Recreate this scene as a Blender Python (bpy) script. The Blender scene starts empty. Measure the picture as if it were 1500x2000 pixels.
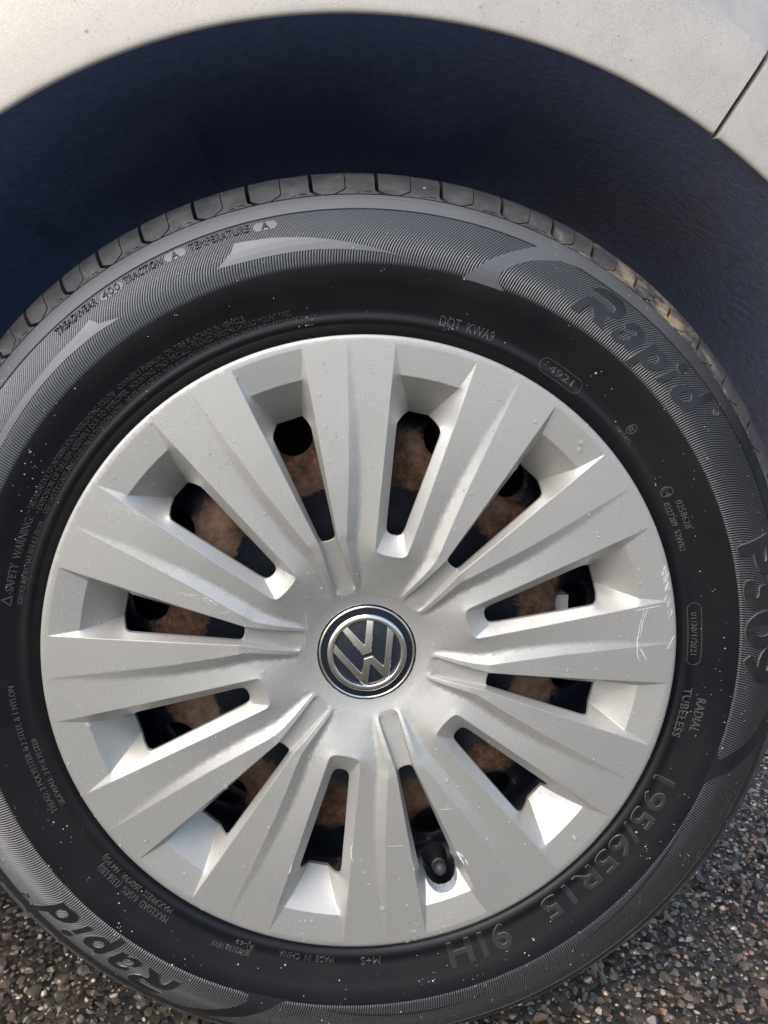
import bpy, bmesh, math, random
import numpy as np
from mathutils import Vector
from mathutils.geometry import delaunay_2d_cdt
from mathutils.bvhtree import BVHTree

C = bpy.context.scene
COL = C.collection
rng = np.random.default_rng(7)
random.seed(7)
D2R = math.pi / 180.0
HUB = 0.302                      # height of the wheel centre over the road

# ------------------------------------------------------------------ camera
cam_d = bpy.data.cameras.new('camera')
cam = bpy.data.objects.new('camera', cam_d)
COL.objects.link(cam)
cam.location = (-0.01957, -0.43173, HUB + 0.15742)
cam.rotation_euler = (math.pi / 2 - 0.14518, 0.0, -0.06851)
cam_d.sensor_fit = 'VERTICAL'
cam_d.sensor_height = 24.0
cam_d.lens = 1399.9 / 2000.0 * 24.0
cam_d.clip_start = 0.01
cam_d.clip_end = 3000.0
C.camera = cam

# ------------------------------------------------------------------ sky, sun, exposure
SUN_EL, SUN_AZ = 48.0, 222.0     # azimuth clockwise from +y; light from behind the camera, left
w = bpy.data.worlds.new('World')
C.world = w
w.use_nodes = True
nt = w.node_tree
bg = nt.nodes['Background']
sky = nt.nodes.new('ShaderNodeTexSky')
sky.sky_type = 'NISHITA'
sky.sun_disc = False
sky.sun_elevation = math.radians(SUN_EL)
sky.sun_rotation = math.radians(SUN_AZ)
sky.air_density = 1.0
sky.dust_density = 2.8
sky.ozone_density = 1.0
nt.links.new(sky.outputs[0], bg.inputs[0])
bg.inputs[1].default_value = 0.13
sd = bpy.data.lights.new('sun', 'SUN')
sd.energy = 1.3
sd.angle = math.radians(60)
sd.color = (1.0, 0.96, 0.91)
so = bpy.data.objects.new('sun', sd)
COL.objects.link(so)
az, el = math.radians(SUN_AZ), math.radians(SUN_EL)
dirv = Vector((math.sin(az) * math.cos(el), math.cos(az) * math.cos(el), math.sin(el)))
so.rotation_euler = dirv.to_track_quat('Z', 'Y').to_euler()
so.location = dirv * 20
C.view_settings.view_transform = 'Standard'
C.view_settings.look = 'None'
C.view_settings.exposure = 0.85
C.view_settings.gamma = 1.0


# ------------------------------------------------------------------ materials
def mat(name, base, rough=0.5, metal=0.0, coat=0.0, coat_rough=0.1, spec=0.5):
    m = bpy.data.materials.new(name)
    m.use_nodes = True
    p = m.node_tree.nodes['Principled BSDF']
    p.inputs['Base Color'].default_value = (*base, 1)
    p.inputs['Roughness'].default_value = rough
    p.inputs['Metallic'].default_value = metal
    p.inputs['Coat Weight'].default_value = coat
    p.inputs['Coat Roughness'].default_value = coat_rough
    p.inputs['Specular IOR Level'].default_value = spec
    return m, m.node_tree, p


def node(t, kind, **kw):
    n = t.nodes.new(kind)
    for k, v in kw.items():
        if k in n.inputs:
            n.inputs[k].default_value = v
        else:
            setattr(n, k, v)
    return n


def noise(t, scale, detail=4, rough=0.55, vec=None):
    n = node(t, 'ShaderNodeTexNoise')
    n.inputs['Scale'].default_value = scale
    n.inputs['Detail'].default_value = detail
    n.inputs['Roughness'].default_value = rough
    if vec is not None:
        t.links.new(vec, n.inputs['Vector'])
    return n


def ramp(t, fac, stops):
    r = t.nodes.new('ShaderNodeValToRGB')
    e = r.color_ramp.elements
    while len(e) < len(stops):
        e.new(0.5)
    for i, (p, c) in enumerate(stops):
        e[i].position = p
        e[i].color = (*c, 1) if len(c) == 3 else c
    t.links.new(fac, r.inputs[0])
    return r


def mixc(t, fac, a, b):
    m = t.nodes.new('ShaderNodeMix')
    m.data_type = 'RGBA'
    for s, v in ((0, fac), (6, a), (7, b)):
        if isinstance(v, (int, float)):
            m.inputs[s].default_value = v
        elif isinstance(v, tuple):
            m.inputs[s].default_value = (*v, 1)
        else:
            t.links.new(v, m.inputs[s])
    return m.outputs[2]


def math_n(t, op, a, b=None):
    m = t.nodes.new('ShaderNodeMath')
    m.operation = op
    for i, v in enumerate((a, b)):
        if v is None:
            continue
        if isinstance(v, (int, float)):
            m.inputs[i].default_value = v
        else:
            t.links.new(v, m.inputs[i])
    return m.outputs[0]


def objco(t):
    return t.nodes.new('ShaderNodeTexCoord').outputs['Object']


def bump(t, p, height, strength, dist, normal=None):
    b = t.nodes.new('ShaderNodeBump')
    b.inputs['Strength'].default_value = strength
    b.inputs['Distance'].default_value = dist
    t.links.new(height, b.inputs['Height'])
    if normal is not None:
        t.links.new(normal, b.inputs['Normal'])
    t.links.new(b.outputs[0], p.inputs['Normal'])
    return b.outputs[0]


# silver plastic paint of the wheel trim
M_SILVER, t, p = mat('silver_paint', (0.46, 0.46, 0.435), 0.42, 0.55, 0.25, 0.38)
co = objco(t)
fl = noise(t, 2600, 1, 0.5, co)
bl = noise(t, 22, 5, 0.6, co)
flc = ramp(t, fl.outputs[0], [(0.35, (0.43, 0.425, 0.40)), (0.65, (0.58, 0.575, 0.545))])
blr = ramp(t, bl.outputs[0], [(0.38, (0.0,) * 3), (0.72, (1.0,) * 3)])
dirt = mixc(t, math_n(t, 'MULTIPLY', blr.outputs[0], 0.22), flc.outputs[0], (0.40, 0.365, 0.31))
t.links.new(dirt, p.inputs['Base Color'])
rr = ramp(t, bl.outputs[0], [(0.3, (0.40,) * 3), (0.7, (0.52,) * 3)])
t.links.new(rr.outputs[0], p.inputs['Roughness'])
bev = t.nodes.new('ShaderNodeBevel')
bev.samples = 4
bev.inputs['Radius'].default_value = 0.0009
bump(t, p, fl.outputs[0], 0.10, 0.0002, bev.outputs[0])

# car body paint, same silver but with a film of road dirt and dried drops
M_BODY, t, p = mat('body_paint', (0.5, 0.48, 0.45), 0.42, 0.4, 0.5, 0.22)
co = objco(t)
fl = noise(t, 1700, 2, 0.6, co)
flc = ramp(t, fl.outputs[0], [(0.35, (0.45, 0.415, 0.362)), (0.65, (0.63, 0.585, 0.52))])
dn = noise(t, 42, 12, 0.82, co)
dr = ramp(t, dn.outputs[0], [(0.42, (0,) * 3), (0.64, (1,) * 3)])
c1 = mixc(t, math_n(t, 'MULTIPLY', dr.outputs[0], 0.55), flc.outputs[0], (0.66, 0.615, 0.55))
dn2 = noise(t, 5, 6, 0.7, co)
dr2 = ramp(t, dn2.outputs[0], [(0.45, (0,) * 3), (0.7, (1,) * 3)])
c2 = mixc(t, math_n(t, 'MULTIPLY', dr2.outputs[0], 0.35), c1, (0.42, 0.375, 0.33))
t.links.new(c2, p.inputs['Base Color'])
rr = ramp(t, dn.outputs[0], [(0.3, (0.36,) * 3), (0.7, (0.62,) * 3)])
t.links.new(rr.outputs[0], p.inputs['Roughness'])
bump(t, p, fl.outputs[0], 0.18, 0.0004)

# chrome and the dark field of the badge
M_CHROME, t, p = mat('chrome', (0.88, 0.87, 0.85), 0.12, 1.0)
bev = t.nodes.new('ShaderNodeBevel')
bev.samples = 4
bev.inputs['Radius'].default_value = 0.0005
t.links.new(bev.outputs[0], p.inputs['Normal'])
M_NAVY, t, p = mat('gloss_navy', (0.006, 0.010, 0.018), 0.12, 0.0, 0.6, 0.05)
M_GRID, t, p = mat('dotted_navy', (0.006, 0.010, 0.018), 0.18, 0.0, 0.3, 0.08)
co = objco(t)
sep = t.nodes.new('ShaderNodeSeparateXYZ')
t.links.new(co, sep.inputs[0])
ax = math_n(t, 'SINE', math_n(t, 'MULTIPLY', math_n(t, 'ADD', sep.outputs[0], math_n(t, 'MULTIPLY', sep.outputs[2], 0.55)), 5200.0))
ay = math_n(t, 'SINE', math_n(t, 'MULTIPLY', math_n(t, 'SUBTRACT', sep.outputs[2], math_n(t, 'MULTIPLY', sep.outputs[0], 0.55)), 5200.0))
dots = ramp(t, math_n(t, 'MULTIPLY', ax, ay), [(0.55, (0.004, 0.007, 0.014)), (0.95, (0.16, 0.18, 0.22))])
t.links.new(dots.outputs[0], p.inputs['Base Color'])

# tyre rubber; dust in blotches, and a paler colour blended in towards the upper left
def rubber(name, base, dust, rough, dscale=9.0, amount=0.5, top=None, spec=0.5):
    m, t, p = mat(name, base, rough, spec=spec)
    co = objco(t)
    n1 = noise(t, dscale, 6, 0.65, co)
    r1 = ramp(t, n1.outputs[0], [(0.36, (0,) * 3), (0.7, (1,) * 3)])
    n2 = noise(t, 900, 2, 0.5, co)
    c = mixc(t, math_n(t, 'MULTIPLY', r1.outputs[0], amount), base, dust)
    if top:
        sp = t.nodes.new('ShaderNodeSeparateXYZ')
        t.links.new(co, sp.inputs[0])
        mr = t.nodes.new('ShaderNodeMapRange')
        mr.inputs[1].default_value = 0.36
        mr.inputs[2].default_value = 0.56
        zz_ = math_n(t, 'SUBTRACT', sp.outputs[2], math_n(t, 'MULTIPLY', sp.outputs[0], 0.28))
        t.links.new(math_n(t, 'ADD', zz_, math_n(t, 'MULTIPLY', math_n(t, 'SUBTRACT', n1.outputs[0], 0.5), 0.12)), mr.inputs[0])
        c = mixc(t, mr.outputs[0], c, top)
    t.links.new(c, p.inputs['Base Color'])
    rr = ramp(t, n1.outputs[0], [(0.3, (rough - 0.07,) * 3), (0.75, (rough + 0.12,) * 3)])
    t.links.new(rr.outputs[0], p.inputs['Roughness'])
    bump(t, p, n2.outputs[0], 0.12, 0.0003)
    return m


M_RUBBER = rubber('rubber', (0.005, 0.006, 0.009), (0.026, 0.024, 0.020), 0.33, 6.0, 0.38, spec=0.35)
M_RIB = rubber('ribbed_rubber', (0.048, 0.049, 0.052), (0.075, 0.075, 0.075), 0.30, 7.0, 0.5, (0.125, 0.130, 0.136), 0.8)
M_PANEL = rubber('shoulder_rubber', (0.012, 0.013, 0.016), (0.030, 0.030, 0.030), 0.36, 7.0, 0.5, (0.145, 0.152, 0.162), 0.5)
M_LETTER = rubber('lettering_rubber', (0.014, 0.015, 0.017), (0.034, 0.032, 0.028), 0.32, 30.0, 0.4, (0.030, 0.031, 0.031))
M_SMALL = rubber('small_print_rubber', (0.055, 0.056, 0.058), (0.095, 0.09, 0.08), 0.30, 60.0, 0.6, None, 0.8)  # paler than the sidewall: lit edges of the small letters painted into the colour
M_LITEDGE = rubber('lit_letter_edge', (0.105, 0.105, 0.105), (0.17, 0.165, 0.15), 0.30, 60.0, 0.6, None, 0.8)  # pale letter sides: the highlights along the edges are painted in
M_TREAD, t, p = mat('tread_rubber', (0.03, 0.03, 0.032), 0.55)
co = objco(t)
n1 = noise(t, 60, 7, 0.75, co)
n0 = noise(t, 5, 2, 0.5, co)
g = t.nodes.new('ShaderNodeNewGeometry')
sepg = t.nodes.new('ShaderNodeSeparateXYZ')
t.links.new(g.outputs['Position'], sepg.inputs[0])
# sandy mud caked on one stretch of the shoulder
xm = t.nodes.new('ShaderNodeMapRange')
xm.inputs[1].default_value = 0.10
xm.inputs[2].default_value = 0.19
t.links.new(sepg.outputs[0], xm.inputs[0])
xm2 = t.nodes.new('ShaderNodeMapRange')
xm2.inputs[1].default_value = 0.235
xm2.inputs[2].default_value = 0.195
t.links.new(sepg.outputs[0], xm2.inputs[0])
patchy = math_n(t, 'MULTIPLY', xm.outputs[0], xm2.outputs[0])
mud = ramp(t, math_n(t, 'ADD', math_n(t, 'MULTIPLY', patchy, 0.21), n1.outputs[0]), [(0.60, (0,) * 3), (0.80, (1,) * 3)])
cm = mixc(t, mud.outputs[0], ramp(t, n1.outputs[0], [(0.35, (0.05, 0.052, 0.055)), (0.7, (0.115, 0.115, 0.115))]).outputs[0], (0.36, 0.29, 0.205))
t.links.new(cm, p.inputs['Base Color'])
bump(t, p, n1.outputs[0], 0.35, 0.0008)
M_GROOVE, t, p = mat('groove_rubber', (0.010, 0.010, 0.012), 0.8)
M_RIBGAP, t, p = mat('rib_groove', (0.015, 0.015, 0.017), 0.7)

# inner arch liner
M_LINER, t, p = mat('liner_plastic', (0.014, 0.018, 0.028), 0.62)
co = objco(t)
n1 = noise(t, 5, 6, 0.7, co)
n2 = noise(t, 160, 5, 0.75, co)
g = t.nodes.new('ShaderNodeNewGeometry')
sepg = t.nodes.new('ShaderNodeSeparateXYZ')
t.links.new(g.outputs['Position'], sepg.inputs[0])
xm = t.nodes.new('ShaderNodeMapRange')
xm.inputs[1].default_value = 0.04
xm.inputs[2].default_value = 0.22
t.links.new(sepg.outputs[0], xm.inputs[0])
f = math_n(t, 'MULTIPLY', xm.outputs[0], ramp(t, n1.outputs[0], [(0.25, (0.15,) * 3), (0.7, (1,) * 3)]).outputs[0])
f = math_n(t, 'MULTIPLY', f, ramp(t, n2.outputs[0], [(0.32, (0.25,) * 3), (0.66, (1,) * 3)]).outputs[0])
c = mixc(t, f, (0.25, 0.34, 0.60), (0.40, 0.295, 0.20))
c = mixc(t, ramp(t, n2.outputs[0], [(0.42, (0,) * 3), (0.62, (0.5,) * 3)]).outputs[0], c, (0.16, 0.215, 0.37))
t.links.new(c, p.inputs['Base Color'])
bump(t, p, n2.outputs[0], 0.9, 0.0025)

# painted steel wheel with rust
M_STEEL, t, p = mat('rusty_steel', (0.012, 0.016, 0.026), 0.45)
co = objco(t)
sep = t.nodes.new('ShaderNodeSeparateXYZ')
t.links.new(co, sep.inputs[0])
rad = math_n(t, 'SQRT', math_n(t, 'ADD', math_n(t, 'MULTIPLY', sep.outputs[0], sep.outputs[0]), math_n(t, 'MULTIPLY', sep.outputs[2], sep.outputs[2])))
band = ramp(t, math_n(t, 'MULTIPLY', rad, 5.0), [(0.50, (0,) * 3), (0.565, (1,) * 3), (0.66, (1,) * 3), (0.74, (0.35,) * 3)])
n1 = noise(t, 34, 9, 0.78, co)
n2 = noise(t, 120, 9, 0.82, co)
f = ramp(t, math_n(t, 'ADD', math_n(t, 'MULTIPLY', band.outputs[0], 0.40), math_n(t, 'MULTIPLY', n1.outputs[0], 1.0)), [(0.70, (0,) * 3), (0.78, (1,) * 3)])
rc = ramp(t, n2.outputs[0], [(0.34, (0.022, 0.013, 0.010)), (0.5, (0.135, 0.066, 0.037)), (0.70, (0.31, 0.18, 0.115))])
n3 = noise(t, 22, 3, 0.5, co)
pk = ramp(t, n3.outputs[0], [(0.48, (0,) * 3), (0.66, (1,) * 3)])
rc2 = mixc(t, math_n(t, 'MULTIPLY', pk.outputs[0], n2.outputs[0]), rc.outputs[0], (0.36, 0.245, 0.185))
c = mixc(t, f.outputs[0], (0.012, 0.016, 0.026), rc2)
t.links.new(c, p.inputs['Base Color'])
t.links.new(ramp(t, f.outputs[0], [(0, (0.35,) * 3), (1, (0.85,) * 3)]).outputs[0], p.inputs['Roughness'])
bump(t, p, n2.outputs[0], 0.5, 0.0008)
M_BLACK, t, p = mat('black_underseal', (0.010, 0.010, 0.012), 0.7)
M_GREYRUB, t, p = mat('valve_rubber', (0.050, 0.050, 0.055), 0.45)
M_BRAKE, t, p = mat('brake_metal', (0.80, 0.80, 0.78), 0.5, 0.0)
M_EDGE, t, p = mat('cut_edge', (0.40, 0.45, 0.50), 0.45)
co = objco(t)
nn = noise(t, 420, 6, 0.7, co)
t.links.new(ramp(t, nn.outputs[0], [(0.36, (0.10, 0.08, 0.06)), (0.46, (0.36, 0.40, 0.45))]).outputs[0], p.inputs['Base Color'])
M_SCRATCH, t, p = mat('scratch_white', (0.86, 0.83, 0.80), 0.5)
M_DROP, t, p = mat('water', (1, 1, 1), 0.03)
p.inputs['Transmission Weight'].default_value = 0.85
p.inputs['IOR'].default_value = 1.33
M_SPECK, t, p = mat('grit', (0.42, 0.41, 0.39), 0.5)

# road
M_ROAD, t, p = mat('wet_bitumen', (0.016, 0.015, 0.014), 0.16)
co = objco(t)
v = node(t, 'ShaderNodeTexVoronoi')
v.inputs['Scale'].default_value = 150
t.links.new(co, v.inputs['Vector'])
n1 = noise(t, 420, 5, 0.7, co)
cr = ramp(t, v.outputs['Color'], [(0.25, (0.012, 0.010, 0.008)), (0.6, (0.05, 0.041, 0.032)), (0.9, (0.14, 0.10, 0.07))])
t.links.new(cr.outputs[0], p.inputs['Base Color'])
bump(t, p, math_n(t, 'SUBTRACT', n1.outputs[0], v.outputs['Distance']), 0.9, 0.004)
STONE = []
for nm, base, rg in (('basalt', (0.062, 0.051, 0.039), 0.12), ('dark_grey_stone', (0.165, 0.138, 0.108), 0.18), ('brown_stone', (0.24, 0.165, 0.108), 0.22),
                     ('pink_stone', (0.42, 0.22, 0.14), 0.30), ('pale_stone', (0.48, 0.40, 0.31), 0.32), ('olive_stone', (0.13, 0.105, 0.05), 0.26), ('grey_stone', (0.28, 0.25, 0.21), 0.24)):
    m, t, p = mat(nm, base, rg, coat=1.0, coat_rough=0.03)
    co = objco(t)
    n1 = noise(t, 260 if nm != 'pale_stone' else 180, 5, 0.7, co)
    b = np.array(base)
    t.links.new(ramp(t, n1.outputs[0], [(0.3, tuple(b * 0.55)), (0.7, tuple(np.minimum(b * 1.5, 0.8)))]).outputs[0], p.inputs['Base Color'])
    bump(t, p, n1.outputs[0], 0.8, 0.0018)
    STONE.append(m)


# ------------------------------------------------------------------ object helpers
def mesh_obj(name, verts, faces, material, parent=None, smooth=False, sharp=None, mats=None, fmat=None):
    me = bpy.data.meshes.new(name)
    verts = np.asarray(verts, dtype=np.float64)
    if isinstance(faces, np.ndarray):
        nf, k = faces.shape
        me.vertices.add(len(verts))
        me.vertices.foreach_set('co', verts.ravel())
        me.loops.add(nf * k)
        me.loops.foreach_set('vertex_index', faces.ravel().astype(np.int32))
        me.polygons.add(nf)
        me.polygons.foreach_set('loop_start', (np.arange(nf) * k).astype(np.int32))
        me.update(calc_edges=True)
    else:
        me.from_pydata([tuple(x) for x in verts], [], [tuple(int(i) for i in f) for f in faces])
    for m in (mats or [material]):
        me.materials.append(m)
    if fmat is not None:
        me.polygons.foreach_set('material_index', np.asarray(fmat, dtype=np.int32))
    me.validate()
    me.polygons.foreach_set('use_smooth', np.full(len(me.polygons), smooth))
    if sharp is not None and smooth:
        me.set_sharp_from_angle(angle=sharp)
    me.update()
    o = bpy.data.objects.new(name, me)
    COL.objects.link(o)
    if parent is not None:
        o.parent = parent
    return o


def fix_normals(o):
    bm = bmesh.new()
    bm.from_mesh(o.data)
    bmesh.ops.recalc_face_normals(bm, faces=bm.faces)
    bm.to_mesh(o.data)
    bm.free()


def W(r, th, d):
    """polar in the wheel plane (mm, deg clockwise from up, depth mm) to world"""
    a = np.asarray(th) * D2R
    r = np.asarray(r, dtype=float)
    return np.stack([r * np.sin(a) / 1000, np.asarray(d, dtype=float) / 1000 + 0 * a, r * np.cos(a) / 1000 + HUB], -1)


def revolve(prof, th0, th1, n, closed=False):
    th = np.linspace(th0, th1, n, endpoint=not closed)
    prof = np.asarray(prof, float)
    V = W(prof[None, :, 0] + 0 * th[:, None], th[:, None] + 0 * prof[None, :, 0], prof[None, :, 1] + 0 * th[:, None])
    k = len(prof)
    F = []
    m = n if closed else n - 1
    i = np.arange(m)[:, None]
    j = np.arange(k - 1)[None]
    a = i * k + j
    b = ((i + 1) % n) * k + j
    F = np.stack([a, a + 1, b + 1, b], -1).reshape(-1, 4)
    return V.reshape(-1, 3), F


def inside(pts, loops):
    """even-odd test"""
    pts = np.asarray(pts)
    res = np.zeros(len(pts), bool)
    for L in loops:
        L = np.asarray(L)
        x0, y0 = L[:, 0], L[:, 1]
        x1, y1 = np.roll(x0, -1), np.roll(y0, -1)
        for k in range(len(L)):
            if y0[k] == y1[k]:
                continue
            c = (y0[k] > pts[:, 1]) != (y1[k] > pts[:, 1])
            xi = x0[k] + (pts[:, 1] - y0[k]) * (x1[k] - x0[k]) / (y1[k] - y0[k])
            res ^= c & (pts[:, 0] < xi)
    return res


def subdiv(L, step):
    out = []
    n = len(L)
    for k in range(n):
        a, b = np.array(L[k], float), np.array(L[(k + 1) % n], float)
        m = max(1, int(math.ceil(np.linalg.norm(b - a) / step)))
        for s in range(m):
            out.append(a + (b - a) * s / m)
    return np.array(out)


def prism(loops, fn, h0, h1, step=None, grid=None, taper=0.0, grow=0.0):
    """solid from outline loops (mm in a plane) mapped by fn(u, v, h) to world"""
    loops = [subdiv(L, step) if step else np.asarray(L, float) for L in loops]
    pts = np.concatenate(loops)
    edges = []
    o = 0
    for L in loops:
        k = len(L)
        edges += [(o + i, o + (i + 1) % k) for i in range(k)]
        o += k
    nb = len(pts)
    if grid:
        lo, hi = pts.min(0), pts.max(0)
        gx, gy = np.meshgrid(np.arange(lo[0] + grid / 2, hi[0], grid), np.arange(lo[1] + grid / 2, hi[1], grid))
        g = np.stack([gx.ravel(), gy.ravel()], -1)
        if len(g):
            g = g[inside(g, loops)]
        if len(g):
            dmin = np.sqrt(((g[:, None] - pts[None]) ** 2).sum(-1)).min(1)
            g = g[dmin > grid * 0.45]
            pts = np.concatenate([pts, g])
    vs, es, fs, ov, oe, of = delaunay_2d_cdt([Vector(x) for x in pts], edges, [], 0, 1e-6)
    vs = np.array([tuple(x) for x in vs])
    tri = np.array([f for f in fs if len(f) == 3])
    cen = vs[tri].mean(1)
    tri = tri[inside(cen, loops)]
    # rim edges
    cnt = {}
    for f in tri:
        for k in range(3):
            e = (int(f[k]), int(f[(k + 1) % 3]))
            cnt[e] = 1
    border = [e for e in cnt if (e[1], e[0]) not in cnt]
    tv = vs.copy()
    if taper or grow:
        nrm = np.zeros_like(vs)
        for a, b in border:
            e = vs[b] - vs[a]
            q = np.array([-e[1], e[0]]) / max(np.linalg.norm(e), 1e-9)
            nrm[a] += q
            nrm[b] += q
        ln = np.linalg.norm(nrm, axis=1)
        nrm = nrm / np.maximum(ln, 1e-9)[:, None]
        tv = vs + nrm * (taper - grow)
        vs = vs - nrm * grow
    top = fn(tv[:, 0], tv[:, 1], np.full(len(vs), h1))
    bot = fn(vs[:, 0], vs[:, 1], np.full(len(vs), h0))
    n = len(vs)
    F = [tuple(f) for f in tri] + [(e[1], e[0], e[0] + n, e[1] + n) for e in border]
    return np.concatenate([top, bot]), F


def tag(o, label=None, cat=None, group=None, kind=None):
    for k, v in (('label', label), ('category', cat), ('group', group), ('kind', kind)):
        if v:
            o[k] = v
    return o


# ------------------------------------------------------------------ the car
car = bpy.data.objects.new('parked_car', None)
COL.objects.link(car)
tag(car, 'silver car on wet tarmac, showing a wheel with twelve slot plastic trim', 'car')

# ---- trim: half sector from the axis of a wide slot (0 deg) to the axis of a narrow slot (30 deg)
c30, s30 = math.cos(30 * D2R), math.sin(30 * D2R)


def A(rho, wd):
    return (rho, wd)


def B(rho, wd):
    return (rho * c30 + wd * s30, rho * s30 - wd * c30)


def arc(r, a0, a1, n, d):
    return [((r * math.cos(a * D2R), r * math.sin(a * D2R)), d) for a in np.linspace(a0, a1, n)]


lines = []          # (points with depth, sharp flag)


def line(pts, sharp=True):
    lines.append((pts, sharp))


aT = [(A(193.8, 25.1), 0.0), (A(150, 19.75), 0.4), (A(110, 15.05), 1.4), (A(76, 10.95), 3.0), (A(70.6, 10.25), 3.4), (A(68.8, 9.3), 3.55), (A(67.8, 7.7), 3.65), (A(67.3, 5.2), 3.75), (A(67.1, 0), 3.8)]
aHole = [(A(157.3, 0), 23.4), (A(157.3, 6.45), 23.4), (A(154.2, 10.2), 13.0), (A(151, 12.6), 6.2), (A(148.5, 13.7), 4.6), (A(145, 13.5), 4.6), (A(110, 9.1), 7.4), (A(86, 6.1), 9.8), (A(83, 5.5), 10.1), (A(81.0, 4.5), 10.3), (A(79.9, 2.6), 10.5), (A(79.6, 0), 10.5)]
aBound = [(A(193.8, 25.1), 0.0), (A(176.7, 18.1), 1.7), (A(170.5, 14.4), 7.6), (A(164.2, 10.5), 14.6), (A(157.3, 6.45), 23.4)]
aShelf = arc(195.4, 0, 7.39, 8, 0.05)
aShelf[-1] = (A(193.8, 25.1), 0.0)
aBreak = arc(177.6, 0, 5.86, 8, 1.7)
aBreak[-1] = (A(176.7, 18.1), 1.7)
bT = [(B(193.9, 21.7), 0.0), (B(150, 15.7), 0.0), (B(110, 10.2), 0.3), (B(79, 6.0), 1.7), (B(70, 6.1), 3.0), (B(60, 6.35), 5.3), (B(50, 6.6), 8.7), (B(45.5, 6.6), 10.6), (B(43.2, 6.2), 11.7), (B(41.6, 4.9), 12.7), (B(41.0, 2.4), 12.9), (B(40.9, 0), 12.9)]
bHole = [(B(156.8, 0), 23.0), (B(156.8, 8.3), 23.0), (B(153.6, 10.3), 13.5), (B(151, 11.5), 6.8), (B(148.5, 12.0), 5.2), (B(145, 11.6), 5.0), (B(110, 8.0), 6.2), (B(83, 5.15), 7.0), (B(80.6, 4.6), 7.2), (B(79.4, 3.4), 7.35), (B(79.0, 0), 7.4)]
bBound = [(B(193.9, 21.7), 0.0), (B(176.9, 15.9), 3.0), (B(170.5, 13.4), 8.8), (B(164, 10.9), 15.2), (B(156.8, 8.3), 23.0)]
bShelf = [((x, y), d) for (x, y), d in arc(195.2, 23.62, 30, 8, 0.05)]
bShelf[0] = (B(193.9, 21.7), 0.0)
bBreak = arc(177.6, 30 - 5.13, 30, 8, 3.0)
bBreak[0] = (B(176.9, 15.9), 3.0)
tongue = [(B(80.6, 4.6), 7.2), (B(70, 5.05), 8.9), (B(60, 5.45), 10.3), (B(50, 5.9), 11.9), (B(45.5, 6.0), 12.6), (B(43.2, 6.2), 11.7)]
ridge = [(B(189, 48), 0.0), (B(150, 36), -0.2), (B(118, 25.9), 0.0), (B(95, 17.6), 0.7), (B(80.5, 12.3), 1.3), (B(76, 10.6), 2.2), (B(68, 9.7), 3.3), (B(60, 9.3), 5.2), (B(52, 9.1), 7.9), (B(47, 8.9), 9.9), (B(44, 8.6), 11.2), (B(42.2, 8.3), 12.1)]
valley = [(B(189, 48), 0.0), (B(150, 41.5), 0.75), (B(118, 33), 2.2), (B(95, 25.5), 3.6), (B(80, 19.5), 4.8), (B(72, 15.9), 5.6), (B(66, 14.6), 6.5), (B(60, 13.5), 7.8), (B(52, 12.0), 10.0), (B(47, 11.0), 11.2), (B(42.2, 8.3), 12.1)]
for L, s in ((aT, True), (aHole, True), (aBound, True), (aShelf, True), (aBreak, True), (bT, True), (bHole, True), (bBound, True), (bShelf, True), (bBreak, True), (tongue, True), (ridge, True), (valley, False)):
    line(L, s)
line([(A(83, 5.5), 10.1), (A(68.8, 9.3), 3.55)], True)
line(arc(32.2, 0, 30, 24, 15.2), False)
line(arc(37.0, 0, 30, 20, 14.1), False)
def arcv(r, a1, n, d0, d1):
    return [((r * math.cos(a * D2R), r * math.sin(a * D2R)), d0 + (d1 - d0) * (a / a1) ** 2) for a in np.linspace(0, a1, n)]


line(arc(42.0, 0, 15.0, 12, 12.5), False)
line(arcv(47.0, 14.6, 10, 10.9, 11.05), False)
line(arcv(52.0, 14.6, 10, 9.15, 9.75), False)
line(arcv(57.0, 14.4, 10, 7.35, 8.4), False)
line(arcv(62.0, 13.6, 10, 5.55, 6.9), False)
line(arc(198.2, 0, 30, 60, 0.05), False)
line(arc(199.5, 0, 30, 60, 0.5), False)
line(arc(200.0, 0, 30, 60, 1.6), False)
notch = [B(150, 11.2), B(157, 11.2), B(164, 11.1), B(168.5, 10.2), B(172, 7.8), B(174, 4.4), B(174.6, 0)]


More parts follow.
